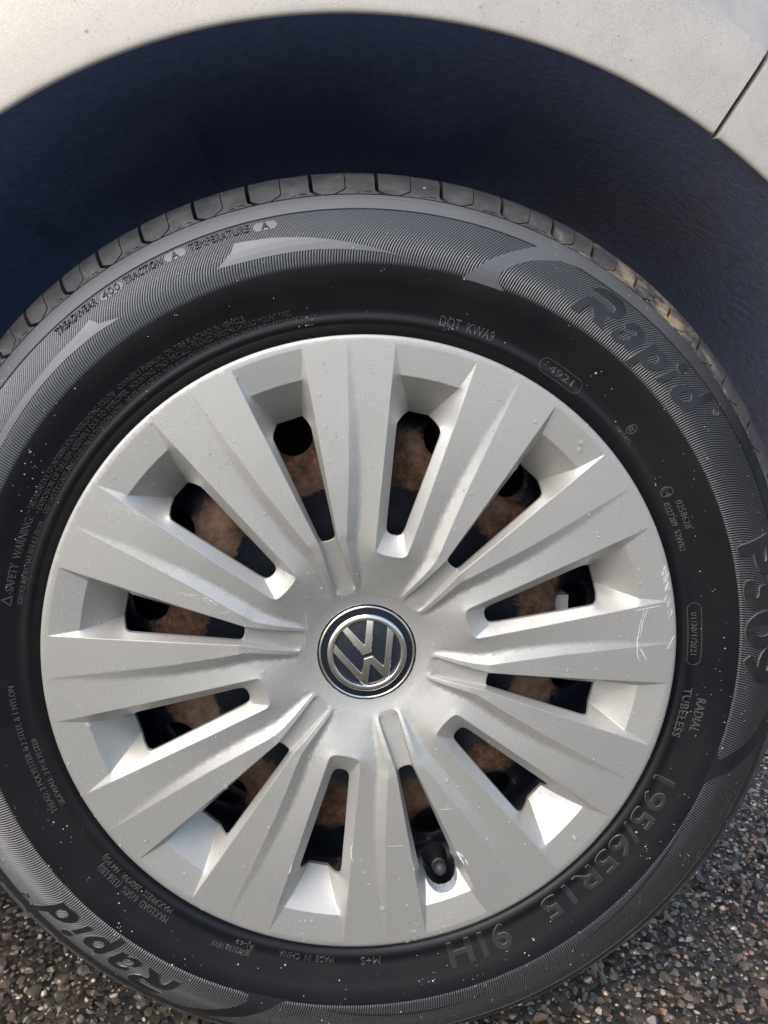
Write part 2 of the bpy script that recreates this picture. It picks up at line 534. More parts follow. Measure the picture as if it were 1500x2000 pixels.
def half_sector(with_notch=False):
    key = {}
    P, dep, edges, sharp = [], [], [], []

    def vid(pt, d):
        k = (round(pt[0], 3), round(pt[1], 3))
        if k not in key:
            key[k] = len(P)
            P.append(pt)
            dep.append(d)
        return key[k]

    todo = list(lines)
    if with_notch:
        todo.append(([(q, None) for q in notch[1:]], True))
    for L, s in todo:
        ids = []
        for k in range(len(L)):
            (p0, d0) = L[k]
            ids.append(vid(p0, d0))
            if k + 1 < len(L):
                (p1, d1) = L[k + 1]
                ln = math.dist(p0, p1)
                m = max(1, int(math.ceil(ln / 2.0)))
                for q in range(1, m):
                    tt = q / m
                    ids.append(vid((p0[0] + (p1[0] - p0[0]) * tt, p0[1] + (p1[1] - p0[1]) * tt), None if d0 is None else d0 + (d1 - d0) * tt))
        for a, b in zip(ids[:-1], ids[1:]):
            if a != b:
                edges.append((a, b))
                sharp.append(s)
    # borders along both axes
    for ax in (0, 30):
        ca, sa = math.cos(ax * D2R), math.sin(ax * D2R)
        for r in np.arange(33, 200, 1.9):
            pt = (r * ca, r * sa)
            if min(math.dist(pt, q) for q in P) > 1.0:
                vid(pt, None)
        on = [(i, P[i][0] * ca + P[i][1] * sa) for i in range(len(P)) if abs(-P[i][0] * sa + P[i][1] * ca) < 1e-3]
        on.sort(key=lambda x: x[1])
        for (a, _), (b, _) in zip(on[:-1], on[1:]):
            edges.append((a, b))
            sharp.append(False)
    PB = np.array(P)
    gx, gy = np.meshgrid(np.arange(20, 200, 1.9), np.arange(0.9, 101, 1.9))
    gx = gx + (np.arange(gx.shape[0])[:, None] % 2) * 0.95
    g = np.stack([gx.ravel(), gy.ravel()], -1)
    rr_ = np.hypot(g[:, 0], g[:, 1])
    an = np.degrees(np.arctan2(g[:, 1], g[:, 0]))
    g = g[(rr_ > 32.6) & (rr_ < 199) & (an > 0.15) & (an < 29.85)]
    keep = np.array([np.sqrt(((PB - q) ** 2).sum(1)).min() > 0.95 for q in g])
    g = g[keep]
    frame = [(-60, -60), (320, -60), (320, 320), (-60, 320)]
    allp = P + [tuple(q) for q in g] + frame
    depth = dep + [None] * (len(g) + 4)
    vs, es, fs, ov, oe, of = delaunay_2d_cdt([Vector(q) for q in allp], edges, [], 0, 1e-5)
    V2 = np.array([tuple(q) for q in vs])
    tri = np.array([f for f in fs if len(f) == 3])
    d = np.full(len(V2), np.nan)
    for i, o in enumerate(ov):
        for q in o:
            if depth[q] is not None:
                d[i] = depth[q]
    r = np.hypot(V2[:, 0], V2[:, 1])
    cen = V2[tri].mean(1)
    cr_ = np.hypot(cen[:, 0], cen[:, 1])
    ca_ = np.degrees(np.arctan2(cen[:, 1], cen[:, 0]))
    ok = (cr_ > 32.1) & (cr_ < 200) & (ca_ > 0) & (ca_ < 30)
    area = np.abs(np.cross(V2[tri[:, 1]] - V2[tri[:, 0]], V2[tri[:, 2]] - V2[tri[:, 0]]))
    ok &= area > 1e-6
    hA = [q for q, _ in aHole] + [(70, -5), (160, -5)]
    hA = [q for q, _ in aHole] + [(79.6, -4), (157.3, -4)]
    hB = [q for q, _ in bHole] + [B(79, -4), B(156.8, -4)]
    hole = inside(cen, [hA]) | inside(cen, [hB])
    ok &= ~hole
    tri = tri[ok]
    # harmonic fill of the free vertices (cotangent weights)
    n = len(V2)
    Lm = np.zeros((n, n))
    for k in range(3):
        i, j, o = tri[:, k], tri[:, (k + 1) % 3], tri[:, (k + 2) % 3]
        u, v_ = V2[i] - V2[o], V2[j] - V2[o]
        cot = (u * v_).sum(1) / np.maximum(np.abs(np.cross(u, v_)), 1e-6)
        wv = np.clip(cot, 0.02, 20) * 0.5
        np.add.at(Lm, (i, j), -wv)
        np.add.at(Lm, (j, i), -wv)
    Lm[np.arange(n), np.arange(n)] = -Lm.sum(1)
    used = np.unique(tri)
    free = used[np.isnan(d[used])]
    fixd = used[~np.isnan(d[used])]
    d[free] = np.linalg.solve(Lm[np.ix_(free, free)], -Lm[np.ix_(free, fixd)] @ d[fixd])
    if with_notch:
        cen = V2[tri].mean(1)
        poly = notch + [B(150, -4)]
        poly = [B(146, 12.2)] + notch[1:] + [B(174.6, -4), B(146, -4)]
        tri = tri[~inside(cen, [poly])]
    # sharp edges as vertex pairs
    sh = set()
    emap = {}
    for (a, b), s in zip(edges, sharp):
        emap[(min(a, b), max(a, b))] = s
    for e, o in zip(es, oe):
        if any(sharp[q] for q in o if q < len(sharp)):
            sh.add((min(e), max(e)))
    return V2, d, tri, sh


HS = half_sector(False)
HN = half_sector(True)
V_all, F_all, S_all = [], [], []
off = 0
A0 = 12.35
for k in range(6):
    for side in (1, -1):
        for part in (0,):
            # side +1: from wide slot k clockwise; side -1: mirrored, anticlockwise
            axis = A0 + 60 * k
            bdir = axis + 30 * side          # axis of the narrow slot this half touches
            use = HN if abs(((bdir - 162.35) + 180) % 360 - 180) < 1 else HS
            V2, d, tri, sh = use
            ang = axis + side * np.degrees(np.arctan2(V2[:, 1], V2[:, 0]))
            rr_ = np.hypot(V2[:, 0], V2[:, 1])
            P3 = W(rr_, ang, np.nan_to_num(d))
            t3 = tri if side == -1 else tri[:, ::-1]
            V_all.append(P3)
            F_all.append(t3 + off)
            S_all += [(a + off, b + off) for a, b in sh]
            off += len(P3)
V_all = np.concatenate(V_all)
F_all = np.concatenate(F_all)
q = np.round(V_all * 1e5).astype(np.int64)
uq, first, inv = np.unique(q, axis=0, return_index=True, return_inverse=True)
inv = inv.ravel()
V_all = V_all[first]
F_all = inv[F_all]
F_all = F_all[(F_all[:, 0] != F_all[:, 1]) & (F_all[:, 1] != F_all[:, 2]) & (F_all[:, 0] != F_all[:, 2])]
S_all = {(min(inv[a], inv[b]), max(inv[a], inv[b])) for a, b in S_all}
# drop unused
us = np.unique(F_all)
mp = np.full(len(V_all), -1)
mp[us] = np.arange(len(us))
V_all = V_all[us]
F_all = mp[F_all]
S_all = {(mp[a], mp[b]) for a, b in S_all if mp[a] >= 0 and mp[b] >= 0}
# borders: holes get a short wall of the plastic's thickness, the outer lip a deeper one
ed = {}
for f in F_all:
    for k in range(3):
        ed[(int(f[k]), int(f[(k + 1) % 3]))] = 1
border = [e for e in ed if (e[1], e[0]) not in ed]
bverts = sorted({v_ for e in border for v_ in e})
n0 = len(V_all)
bi = {v_: n0 + i for i, v_ in enumerate(bverts)}
rb_ = np.hypot(V_all[bverts, 0], V_all[bverts, 2] - HUB) * 1000
thb = np.degrees(np.arctan2(V_all[bverts, 0], V_all[bverts, 2] - HUB))
backd = np.where(rb_ > 199.5, 0.008, 0.0028)
in_notch = (rb_ > 149) & (rb_ < 180) & (np.abs(((thb - 162.35) + 180) % 360 - 180) < 4.9)
backd = np.where(in_notch, 0.009, backd)
bv = V_all[bverts].copy()
bv[:, 1] += backd
Vt = np.concatenate([V_all, bv])
Ft = [tuple(f) for f in F_all.tolist()] + [(e[1], e[0], bi[e[0]], bi[e[1]]) for e in border]
fm = [0] * len(F_all) + [1 if (in_notch[bverts.index(e[0])] and in_notch[bverts.index(e[1])]) else 0 for e in border]
hubcap = mesh_obj('hubcap', Vt, Ft, M_SILVER, car, smooth=True, mats=[M_SILVER, M_EDGE], fmat=fm)
hubcap['label'] = 'scuffed silver plastic trim with twelve slots'
me = hubcap.data
sharp = np.zeros(len(me.edges), bool)
ev = np.empty(len(me.edges) * 2, np.int32)
me.edges.foreach_get('vertices', ev)
ev = ev.reshape(-1, 2)
bset = {(min(e), max(e)) for e in border}
for i, (a, b) in enumerate(ev):
    e = (min(a, b), max(a, b))
    if e in S_all or (e in bset):
        sharp[i] = True
rim_r = np.hypot(Vt[:, 0], Vt[:, 2] - HUB)
at = me.attributes.get('sharp_edge') or me.attributes.new('sharp_edge', 'BOOLEAN', 'EDGE')
at.data.foreach_set('value', sharp)
cap_bvh = BVHTree.FromPolygons([tuple(x) for x in Vt], [tuple(int(i) for i in f) for f in Ft])


def cap_hit(r, th):
    o = W(r, th, -60)
    h = cap_bvh.ray_cast(Vector(o), Vector((0, 1, 0)))
    return h


# ---- badge
def ring(name, prof, m, n=144):
    V, F = revolve(prof, 0, 360, n, True)
    o = mesh_obj(name, V, F, m, hubcap, smooth=True, sharp=0.6)
    return o


ring('badge_seat', [(32.25, 15.2), (32.2, 15.6), (31.95, 17.0), (31.3, 19.0), (28, 19.0)], M_BLACK)
ring('badge_rim', [(31.35, 19), (31.35, 15.0), (31.0, 14.3), (30.4, 14.0), (29.8, 14.2), (29.5, 15.0)], M_CHROME)
ring('badge_band', [(29.6, 15.0), (29.2, 14.6), (25.5, 14.4)], M_NAVY)
ring('badge_ring', [(25.75, 14.6), (25.7, 13.7), (25.2, 13.2), (23.6, 12.8), (22.3, 13.0), (21.9, 13.4), (21.9, 15.5)], M_CHROME)
ring('badge_field', [(0.0, 13.2), (6, 13.35), (12, 13.8), (17, 14.4), (22.3, 15.3)], M_GRID)
BA = -17.6


def badge_map(u, v_, h):
    a = BA * D2R
    x = u * math.cos(a) + v_ * math.sin(a)
    z = -u * math.sin(a) + v_ * math.cos(a)
    dome = 13.2 + (u * u + v_ * v_) * 0.0042
    return np.stack([x / 1000, (dome - h) / 1000, z / 1000 + HUB], -1)


LV = [(-10.9, 19.2), (-6.6, 21.4), (0.1, 6.4), (6.6, 21.4), (10.9, 19.2), (3.1, -0.3), (-3.1, -0.3)]
LW = [(-17.9, 13.1), (-7.5, -11.3), (-3.1, -2.3), (3.1, -2.3), (7.5, -11.3), (17.9, 13.1), (21.1, 7.8), (8.4, -20.9), (6.3, -21.6), (0, -7.4), (-6.3, -21.6), (-8.4, -20.9), (-21.1, 7.8)]
for L in (LV, LW):
    V, F = prism([L], badge_map, -0.2, 1.3, step=1.5, grid=2.0, taper=0.42)
    o = mesh_obj('badge_letter', V, F, M_CHROME, hubcap, smooth=True, sharp=0.3)

# ---- scratches lifted from the trim (thin raised flakes of plastic)
SCR = [[(179.5, 80.58), (175.6, 83.71), (173.7, 87.02), (173.5, 89.85), (175.6, 91.78)], [(181.6, 80.49), (177.4, 83.23), (175.4, 86.5)], [(174.7, 88.4), (178.0, 90.22), (180.3, 91.33)], [(177.6, -56.97), (170.8, -55.38), (163.8, -55.94)], [(169.3, -55.42), (166.2, -55.59)], [(125.4, -68.28), (117.5, -67.99), (111.2, -66.75)], [(109.6, -67.5), (104.8, -68.36)], [(108.6, -66.73), (99.4, -67.99)], [(95.7, -70.45), (90.3, -68.41)], [(93.8, -69.21), (88.6, -66.67)], [(50.7, -49.44), (42.8, -63.89), (39.0, -89.14)], [(49.1, -49.39), (39.7, -69.6)], [(46.2, -80.77), (47.3, -105.5)], [(44.0, -80.38), (43.3, -93.51)], [(124.4, -175.38), (129.9, -174.82), (134.2, -175.12), (138.5, -175.82)], [(153.0, -160.15), (146.6, -159.99)], [(144.5, 156.48), (149.8, 156.19), (155.3, 156.08)], [(145.6, 156.23), (150.9, 155.37)], [(152.7, 155.25), (157.7, 155.23)], [(45.6, -148.12), (37.0, -165.19)], [(51.9, -156.19), (33.5, -152.87)], [(112.4, 156.18), (116.6, 151.55)], [(116.4, 154.28), (109.3, 151.35)], [(121.3, 37.26), (129.9, 38.78)], [(119.8, 38.83), (127.9, 41.47)], [(190.4, 80.37), (173.5, 80.44)], [(129.1, 170.22), (127.8, 174.39)], [(192.9, 89.29), (198.6, 86.3)]]
WID = [0.75, 0.5, 0.8, 0.22, 0.4, 0.3, 0.4, 0.35, 0.4, 0.3, 0.25, 0.2, 0.2, 0.15, 0.8, 0.8, 1.5, 1.1, 0.9, 0.15, 0.15, 0.2, 0.2, 0.12, 0.12, 0.6, 0.15, 0.8]
for i in range(26):
    th = rng.uniform(72.8, 76.9)
    r = 199.3 - rng.uniform(0.2, 4.2)
    L = rng.uniform(1.5, 4.5)
    SCR.append([(r, th), (r - L * 0.45, th + L * 0.27)])
    WID.append(rng.uniform(0.25, 0.75))
for i in range(10):
    th = rng.uniform(78.3, 82.5)
    r = 198.6 - rng.uniform(0.0, 5.0)
    L = rng.uniform(2, 5)
    SCR.append([(r, th), (r - L * 0.5, th + L * 0.25)])
    WID.append(rng.uniform(0.2, 0.45))
for i in range(16):
    th = -56.2 + rng.normal() * 0.5
    r = rng.uniform(160, 172)
    SCR.append([(r, th), (r + rng.uniform(-2, 2), th + rng.uniform(0.3, 0.9))])
    WID.append(0.18)
for i in range(12):
    th = -67.6 + rng.normal() * 0.5
    r = rng.uniform(100, 122)
    SCR.append([(r, th), (r - rng.uniform(1, 4), th + rng.uniform(-0.9, 0.9))])
    WID.append(0.2)
SV, SF = [], []
for pts, wd in zip(SCR, WID):
    P3 = []
    pts = np.array(pts)
    m = max(4, int(np.linalg.norm(W(*pts[0], 0) - W(*pts[-1], 0)) * 1000 / 1.2))
    tt = np.linspace(0, len(pts) - 1, m)
    rr_ = np.interp(tt, range(len(pts)), pts[:, 0])
    aa = np.interp(tt, range(len(pts)), pts[:, 1])
    prev = None
    for k in range(m):
        h = cap_hit(min(rr_[k], 199.4), aa[k])
        if h[0] is None or h[0].y > 0.02:
            prev = None
            continue
        k2 = min(k + 1, m - 1)
        k1 = max(k - 1, 0)
        tg = Vector(W(rr_[k2], aa[k2], 0) - W(rr_[k1], aa[k1], 0))
        nn = h[1] if h[1].y < 0 else -h[1]
        sdv = tg.cross(nn)
        if sdv.length < 1e-9:
            continue
        sdv.normalize()
        ww = wd * 0.0005 * (0.35 + 0.65 * math.sin(math.pi * (k + 0.5) / m)) * rng.uniform(0.6, 1.2)
        b = len(SV)
        base = h[0] + nn * 0.00002
        SV += [base - sdv * ww - nn * 0.0001, base + nn * 0.00010, base + sdv * ww - nn * 0.0001]
        if prev is not None:
            SF += [(prev, prev + 1, b + 1, b), (prev + 1, prev + 2, b + 2, b + 1)]
        prev = b
o = mesh_obj('scratch', SV, SF, M_SCRATCH, hubcap, smooth=True)
o['kind'] = 'stuff'


# ------------------------------------------------------------------ tyre surface
PROF = np.array([(196.5, 20), (199, 12), (201.8, 8.6), (204.2, 6), (206, 4.1), (208, 3.0), (210, 2.7), (212, 3.0), (214.5, 2.6), (218, 1.4), (225, -1.0), (231, -3.2), (238, -5), (246, -6.0), (252, -5.2), (258, -3.2), (265, 0.6), (272, 5.0), (278, 9.4), (282, 13), (286.5, 17), (291.5, 22), (296.5, 29), (300.5, 37), (303.5, 47), (305.2, 58), (306, 72), (306.4, 110)], float)
full = np.concatenate([PROF, np.stack([PROF[::-1][1:, 0], 220 - PROF[::-1][1:, 1]], -1)])


def smooth_prof(Pr, n=6):
    # Catmull-Rom through the section points
    out = []
    for i in range(len(Pr) - 1):
        p0 = Pr[max(i - 1, 0)]
        p1, p2 = Pr[i], Pr[i + 1]
        p3 = Pr[min(i + 2, len(Pr) - 1)]
        for s in range(n):
            u = s / n
            out.append(0.5 * (2 * p1 + (p2 - p0) * u + (2 * p0 - 5 * p1 + 4 * p2 - p3) * u * u + (3 * p1 - p0 - 3 * p2 + p3) * u ** 3))
    out.append(Pr[-1])
    return np.array(out)


SP = smooth_prof(full)
ds = np.r_[0, np.cumsum(np.linalg.norm(np.diff(SP, axis=0), axis=1))]
tg = np.gradient(SP, ds, axis=0)
tg /= np.linalg.norm(tg, axis=1)[:, None]
NR = np.stack([-(-tg[:, 1]), -tg[:, 0]], -1)      # outward: (dr, dd) = (dd/ds, -dr/ds)
front = ds < ds[np.argmax(SP[:, 1] > 60)]
mono_r, mono_s = SP[front][:, 0], ds[front]


def s_of_r(r):
    return np.interp(r, mono_r, mono_s)


def T(th, s, h=0.0):
    """tyre surface: angle deg, arc length mm along the section, height mm -> world, flattened on the road"""
    r = np.interp(s, ds, SP[:, 0]) + np.interp(s, ds, NR[:, 0]) * h
    d = np.interp(s, ds, SP[:, 1]) + np.interp(s, ds, NR[:, 1]) * h
    V = W(r, th, d)
    V[..., 2] = np.maximum(V[..., 2], 0.0008)
    return V


def Tr(th, r, h=0.0):
    return T(th, s_of_r(r), h)


def grid_faces(n, k, closed):
    m = n if closed else n - 1
    i = np.arange(m)[:, None]
    j = np.arange(k - 1)[None]
    a = i * k + j
    b = ((i + 1) % n) * k + j
    return np.stack([a, a + 1, b + 1, b], -1).reshape(-1, 4)


def tyre_band(s_arr, h_arr, n=720):
    th = np.arange(n) * 360.0 / n
    V = T(th[:, None] + 0 * s_arr[None], s_arr[None] + 0 * th[:, None], h_arr[None] + 0 * th[:, None])
    return V.reshape(-1, 3), grid_faces(n, len(s_arr), True)


sA, sB = s_of_r(238.6), s_of_r(271.7)
s0 = float(s_of_r(281.3))
s1 = s0 + 46
s_end = ds[-1]
sec1 = np.r_[0:sA:60j]
V1, F1 = tyre_band(sec1, np.zeros_like(sec1))
sec_rib = np.linspace(sA - 0.6, sB + 0.6, 14)
V2_, F2_ = tyre_band(sec_rib, np.full_like(sec_rib, -1.1))
# shoulder ring with its two fine mould lines, then the carcass under the tread blocks
f1, f2 = s_of_r(278.6), s_of_r(279.9)
sec3 = np.array([sB, sB + 0.15, *np.linspace(sB + 0.6, f1 - 0.5, 10), f1 - 0.15, f1, f1 + 0.15, (f1 + f2) / 2, f2 - 0.2, f2, f2 + 0.2, s0 - 0.9, s0 - 0.25, s0, s0 + 0.3, s0 + 1.4])
h3 = np.array([-0.5, 0, *([0] * 10), 0.0, -0.35, 0.0, 0.12, 0.1, -0.3, 0.1, 0.1, 0, -0.6, -2.2, -5.5])
sec3 = np.r_[sec3, np.linspace(s0 + 3, s1 + 2, 16), s1 + 3, np.linspace(s1 + 6, s_end - s1 - 6, 20)]
h3 = np.r_[h3, [-6.0] * 16, -6.0, [-1.0] * 20]
sec4 = np.linspace(s_end - s1 - 4, s_end, 50)
V3, F3 = tyre_band(np.r_[sec3, sec4], np.r_[h3, np.zeros(50)])
vv, ff = [], []
o_ = 0
for V, F in ((V1, F1), (V2_, F2_), (V3, F3)):
    vv.append(V)
    ff.append(F + o_)
    o_ += len(V)
k3 = len(sec3) + 50 - 1
ring_m = np.tile(np.where(np.arange(k3) < 24, 1, 0), 720)
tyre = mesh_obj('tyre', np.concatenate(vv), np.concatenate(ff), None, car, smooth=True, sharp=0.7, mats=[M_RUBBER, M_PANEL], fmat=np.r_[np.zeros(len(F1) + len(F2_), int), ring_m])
fix_normals(tyre)
tyre['label'] = 'black tyre with a finely ribbed sidewall band and raised lettering'

# ---- ribs of the sidewall band: a serration swept around the tyre
NRIB = 950
NS = 30
tt = np.linspace(0, 1, NS)
psi = np.interp(tt, [0, 0.18, 0.45, 0.75, 1.0], [3, 9, 33, 37, 29]) * D2R
s_r = sA + (sB - sA) * tt
r_r = np.interp(s_r, ds, SP[:, 0])
sweep = np.degrees(np.r_[0, np.cumsum(np.tan(psi)[1:] * np.diff(s_r) / r_r[1:])])
ph = np.array([0.0, 0.14, 0.40, 0.64, 0.84])
hh = np.array([-0.80, -0.12, 0.10, 0.0, -0.62])
th_base = ((np.arange(NRIB)[:, None] + ph[None]) * 360.0 / NRIB).ravel()
h_base = np.tile(hh, NRIB)
fade = np.clip(np.minimum(tt, 1 - tt) / 0.015, 0, 1)
# gentle waviness so the band is not mathematically even
wob = 0.05 * np.sin(th_base * D2R * 7)[:, None] * np.sin(tt * 5)[None]
V = T(th_base[:, None] + sweep[None] + wob, s_r[None] + 0 * th_base[:, None], -0.9 + (h_base[:, None] + 0.9) * (0.05 + 0.95 * fade[None]))
rib_m = np.where(np.isin(np.repeat(np.arange(len(th_base)), NS - 1) % 5, (0, 4)), 1, 0)
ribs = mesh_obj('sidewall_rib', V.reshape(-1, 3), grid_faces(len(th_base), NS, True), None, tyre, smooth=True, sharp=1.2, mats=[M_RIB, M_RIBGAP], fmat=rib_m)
fix_normals(ribs)
ribs['kind'] = 'stuff'

# ---- smooth panels between the ribbed fields
PAN = {
    'P1': [(-19.84, 249.34), (-17.63, 255.52), (-16.82, 260.44), (-12.13, 258.24), (-7.01, 254.66), (-0.8, 249.21), (3.63, 244.95), (6.75, 242.72), (2.6, 244.93), (-2.51, 246.6), (-7.21, 247.9), (-12.63, 248.15), (-16.74, 248.56)],
    'P2': [(13.35, 237.9), (15.16, 246.61), (16.56, 253.14), (18.95, 261.35), (22.2, 272.2), (23.8, 272.4), (26.0, 272.3), (28.5, 271.9), (25.44, 269.2), (21.86, 261.2), (19.74, 254.22), (18.31, 247.01), (18.25, 241.7), (19.61, 237.9), (16.18, 237.8)],
    'P3': [(-33.84, 250.03), (-37.55, 251.16), (-42.76, 251.77), (-48.22, 251.58), (-53.56, 250.58), (-58.5, 249.6), (-64.0, 247.6), (-60.0, 251.8), (-56.14, 254.02), (-52.7, 255.17), (-48.19, 255.77), (-43.54, 257.05), (-39.85, 257.67), (-37.4, 259.91), (-36.73, 254.9)],
    'P4': [(103.6, 237.6), (106.45, 239.0), (107.19, 240.5), (107.12, 242.52), (105.84, 247.56), (104.53, 253.0), (103.38, 257.5), (101.79, 262.6), (99.84, 267.0), (98.0, 271.2), (102.46, 272.3), (104.35, 269.83), (105.39, 264.58), (106.96, 257.29), (108.6, 250.57), (110.41, 242.34), (112.09, 237.6), (108.1, 237.6)],
    'P5': [(-157.8, 237.6), (-160.58, 239.4), (-160.81, 243.32), (-158.98, 251.0), (-155.8, 261.0), (-152.0, 271.9), (-155.8, 272.4), (-158.5, 264.5), (-161.2, 256.2), (-165.48, 241.0), (-167.0, 237.6), (-162.5, 237.6)],
    'P6': [(118.4, 239.55), (126.07, 240.95), (133.97, 243.07), (139.74, 244.58), (145.69, 245.3), (139.74, 245.4), (133.97, 244.5), (126.07, 242.4)],
    'P7': [(-172.55, 241.64), (-178.24, 243.99), (-183.05, 245.7), (-190.3, 247.26), (-200.43, 245.68), (-190.3, 248.2), (-183.05, 246.9), (-178.24, 245.1)],
}
U = 255.0 * D2R


def side_map(u, v_, h):
    return T(u / U, s_of_r(v_), h)


for k, L in PAN.items():
    L = np.array([(a * U, r) for a, r in L])
    V, F = prism([L], side_map, -0.6, 0.16, step=1.6, grid=3.5)
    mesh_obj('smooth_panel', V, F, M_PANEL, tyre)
for a0, a1, r in ((-34.9, -31.6, 266.6), (-25.6, -22.85, 267.0), (-14.1, -11.1, 266.4)):
    pts = []
    for q_ in range(14):
        x = q_ / 13 * math.pi
        pts.append((a1 * U - 2.6 + 2.6 * math.sin(x), r + 2.6 * math.cos(x)))
    for q_ in range(14):
        x = q_ / 13 * math.pi
        pts.append((a0 * U + 2.6 - 2.6 * math.sin(x), r - 2.6 * math.cos(x)))
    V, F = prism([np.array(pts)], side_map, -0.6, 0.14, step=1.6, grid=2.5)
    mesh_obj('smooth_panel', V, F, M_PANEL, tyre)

def letter_obj(name, V, F, face, side=None):
    return mesh_obj(name, V, F, None, tyre, mats=[face, side or M_LITEDGE], fmat=[0 if len(f) == 3 else 1 for f in F])


# ---- large raised letters
RL = {
    'R': [[(30.41, 262.71), (31.0, 266.29), (32.18, 268.85), (33.59, 269.82), (34.97, 269.32), (35.77, 266.88), (36.07, 264.28), (36.04, 261.01), (35.52, 257.18), (34.77, 255.08), (33.76, 254.54), (33.68, 253.05), (34.32, 248.78), (34.58, 245.59), (32.48, 247.01), (32.25, 250.02), (31.63, 253.11), (31.17, 253.01), (30.88, 251.63), (30.39, 245.86), (28.93, 246.05), (29.33, 251.21), (29.74, 255.49), (30.42, 258.01), (31.42, 259.15), (32.72, 259.36), (34.12, 257.26), (34.51, 258.92), (34.52, 260.99), (34.12, 262.26), (33.1, 262.78), (31.78, 262.84)]],
    'a': [[(35.72, 246.44), (35.61, 249.05), (36.01, 251.67), (36.86, 253.48), (37.77, 254.26), (38.5, 254.95), (38.78, 256.68), (38.57, 257.72), (37.94, 257.42), (37.12, 255.02), (36.63, 256.39), (36.73, 258.75), (37.56, 261.83), (38.52, 263.09), (39.48, 262.25), (39.98, 260.01), (40.12, 256.37), (39.85, 252.83), (39.64, 250.41), (39.3, 246.28), (38.27, 245.9), (38.12, 247.58), (37.66, 246.25), (36.79, 245.25)], [(36.81, 248.99), (36.88, 251.42), (37.36, 252.97), (38.2, 253.6), (38.29, 251.88), (37.94, 249.58), (37.33, 248.78)]],
    'p': [[(39.72, 240.08), (41.33, 260.72), (42.18, 261.7), (42.48, 259.6), (43.06, 261.18), (44.01, 261.04), (44.6, 258.74), (44.79, 254.62), (44.46, 251.18), (43.73, 247.86), (42.8, 245.61), (41.97, 245.6), (41.57, 246.33), (40.93, 239.92)], [(43.27, 255.49), (43.37, 254.35), (43.34, 252.95), (43.17, 251.51), (42.89, 250.34), (42.56, 249.67), (42.24, 249.63), (42.01, 250.22), (41.9, 251.33), (41.94, 252.72), (42.11, 254.13), (42.4, 255.32), (42.73, 256.07), (43.04, 256.13)]],
    'i': [[(44.73, 245.7), (45.88, 259.26), (46.35, 258.98), (46.95, 258.84), (45.9, 246.53)], [(46.03, 260.48), (45.89, 263.93), (46.53, 267.78), (47.32, 268.24), (47.64, 264.47), (47.22, 260.73), (46.7, 260.18)]],
    'd': [[(47.61, 246.49), (47.38, 250.03), (47.68, 254.08), (48.43, 257.89), (49.45, 260.62), (50.5, 261.43), (50.95, 260.86), (51.86, 271.0), (53.11, 271.1), (51.06, 245.88), (49.84, 246.1), (49.0, 245.42), (48.22, 245.3)], [(50.32, 256.21), (50.46, 254.96), (50.47, 253.43), (50.33, 251.81), (50.07, 250.42), (49.73, 249.53), (49.39, 249.33), (49.1, 249.85), (48.95, 250.99), (48.94, 252.5), (49.08, 254.11), (49.36, 255.54), (49.71, 256.53), (50.05, 256.78)]],
}
for turn in (0.0, 180.85):
    for ch, loops in RL.items():
        LL = [np.array([((a + turn) * U, r) for a, r in L]) for L in loops]
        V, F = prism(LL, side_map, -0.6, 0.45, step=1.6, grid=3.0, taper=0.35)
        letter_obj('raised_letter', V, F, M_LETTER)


# ---- moulded text: outlines of Blender's built-in font bent round the sidewall
def glyph_loops(txt, res=2):
    cu = bpy.data.curves.new('txt', 'FONT')
    cu.body = txt
    cu.fill_mode = 'NONE'
    cu.resolution_u = res
    ob = bpy.data.objects.new('txt', cu)
    COL.objects.link(ob)
    dg = bpy.context.evaluated_depsgraph_get()
    dg.update()
    me = bpy.data.meshes.new_from_object(ob.evaluated_get(dg))
    co_ = [(v_.co.x, v_.co.y) for v_ in me.vertices]
    nb = {}
    for e in me.edges:
        a, b = e.vertices
        nb.setdefault(a, []).append(b)
        nb.setdefault(b, []).append(a)
    seen, loops = set(), []
    for s in nb:
        if s in seen:
            continue
        L = [s]
        seen.add(s)
        cur, prv = s, None
        while True:
            nx = [q_ for q_ in nb[cur] if q_ != prv and q_ not in seen]
            if not nx:
                break
            prv, cur = cur, nx[0]
            L.append(cur)
            seen.add(cur)
        if len(L) > 2:
            loops.append(np.array([co_[i] for i in L]))
    bpy.data.meshes.remove(me)
    bpy.data.objects.remove(ob)
    bpy.data.curves.remove(cu)
    return loops


CAPH = 0.69


M_DARKL, t, p = mat('dark_raised_rubber', (0.010, 0.010, 0.012), 0.35)


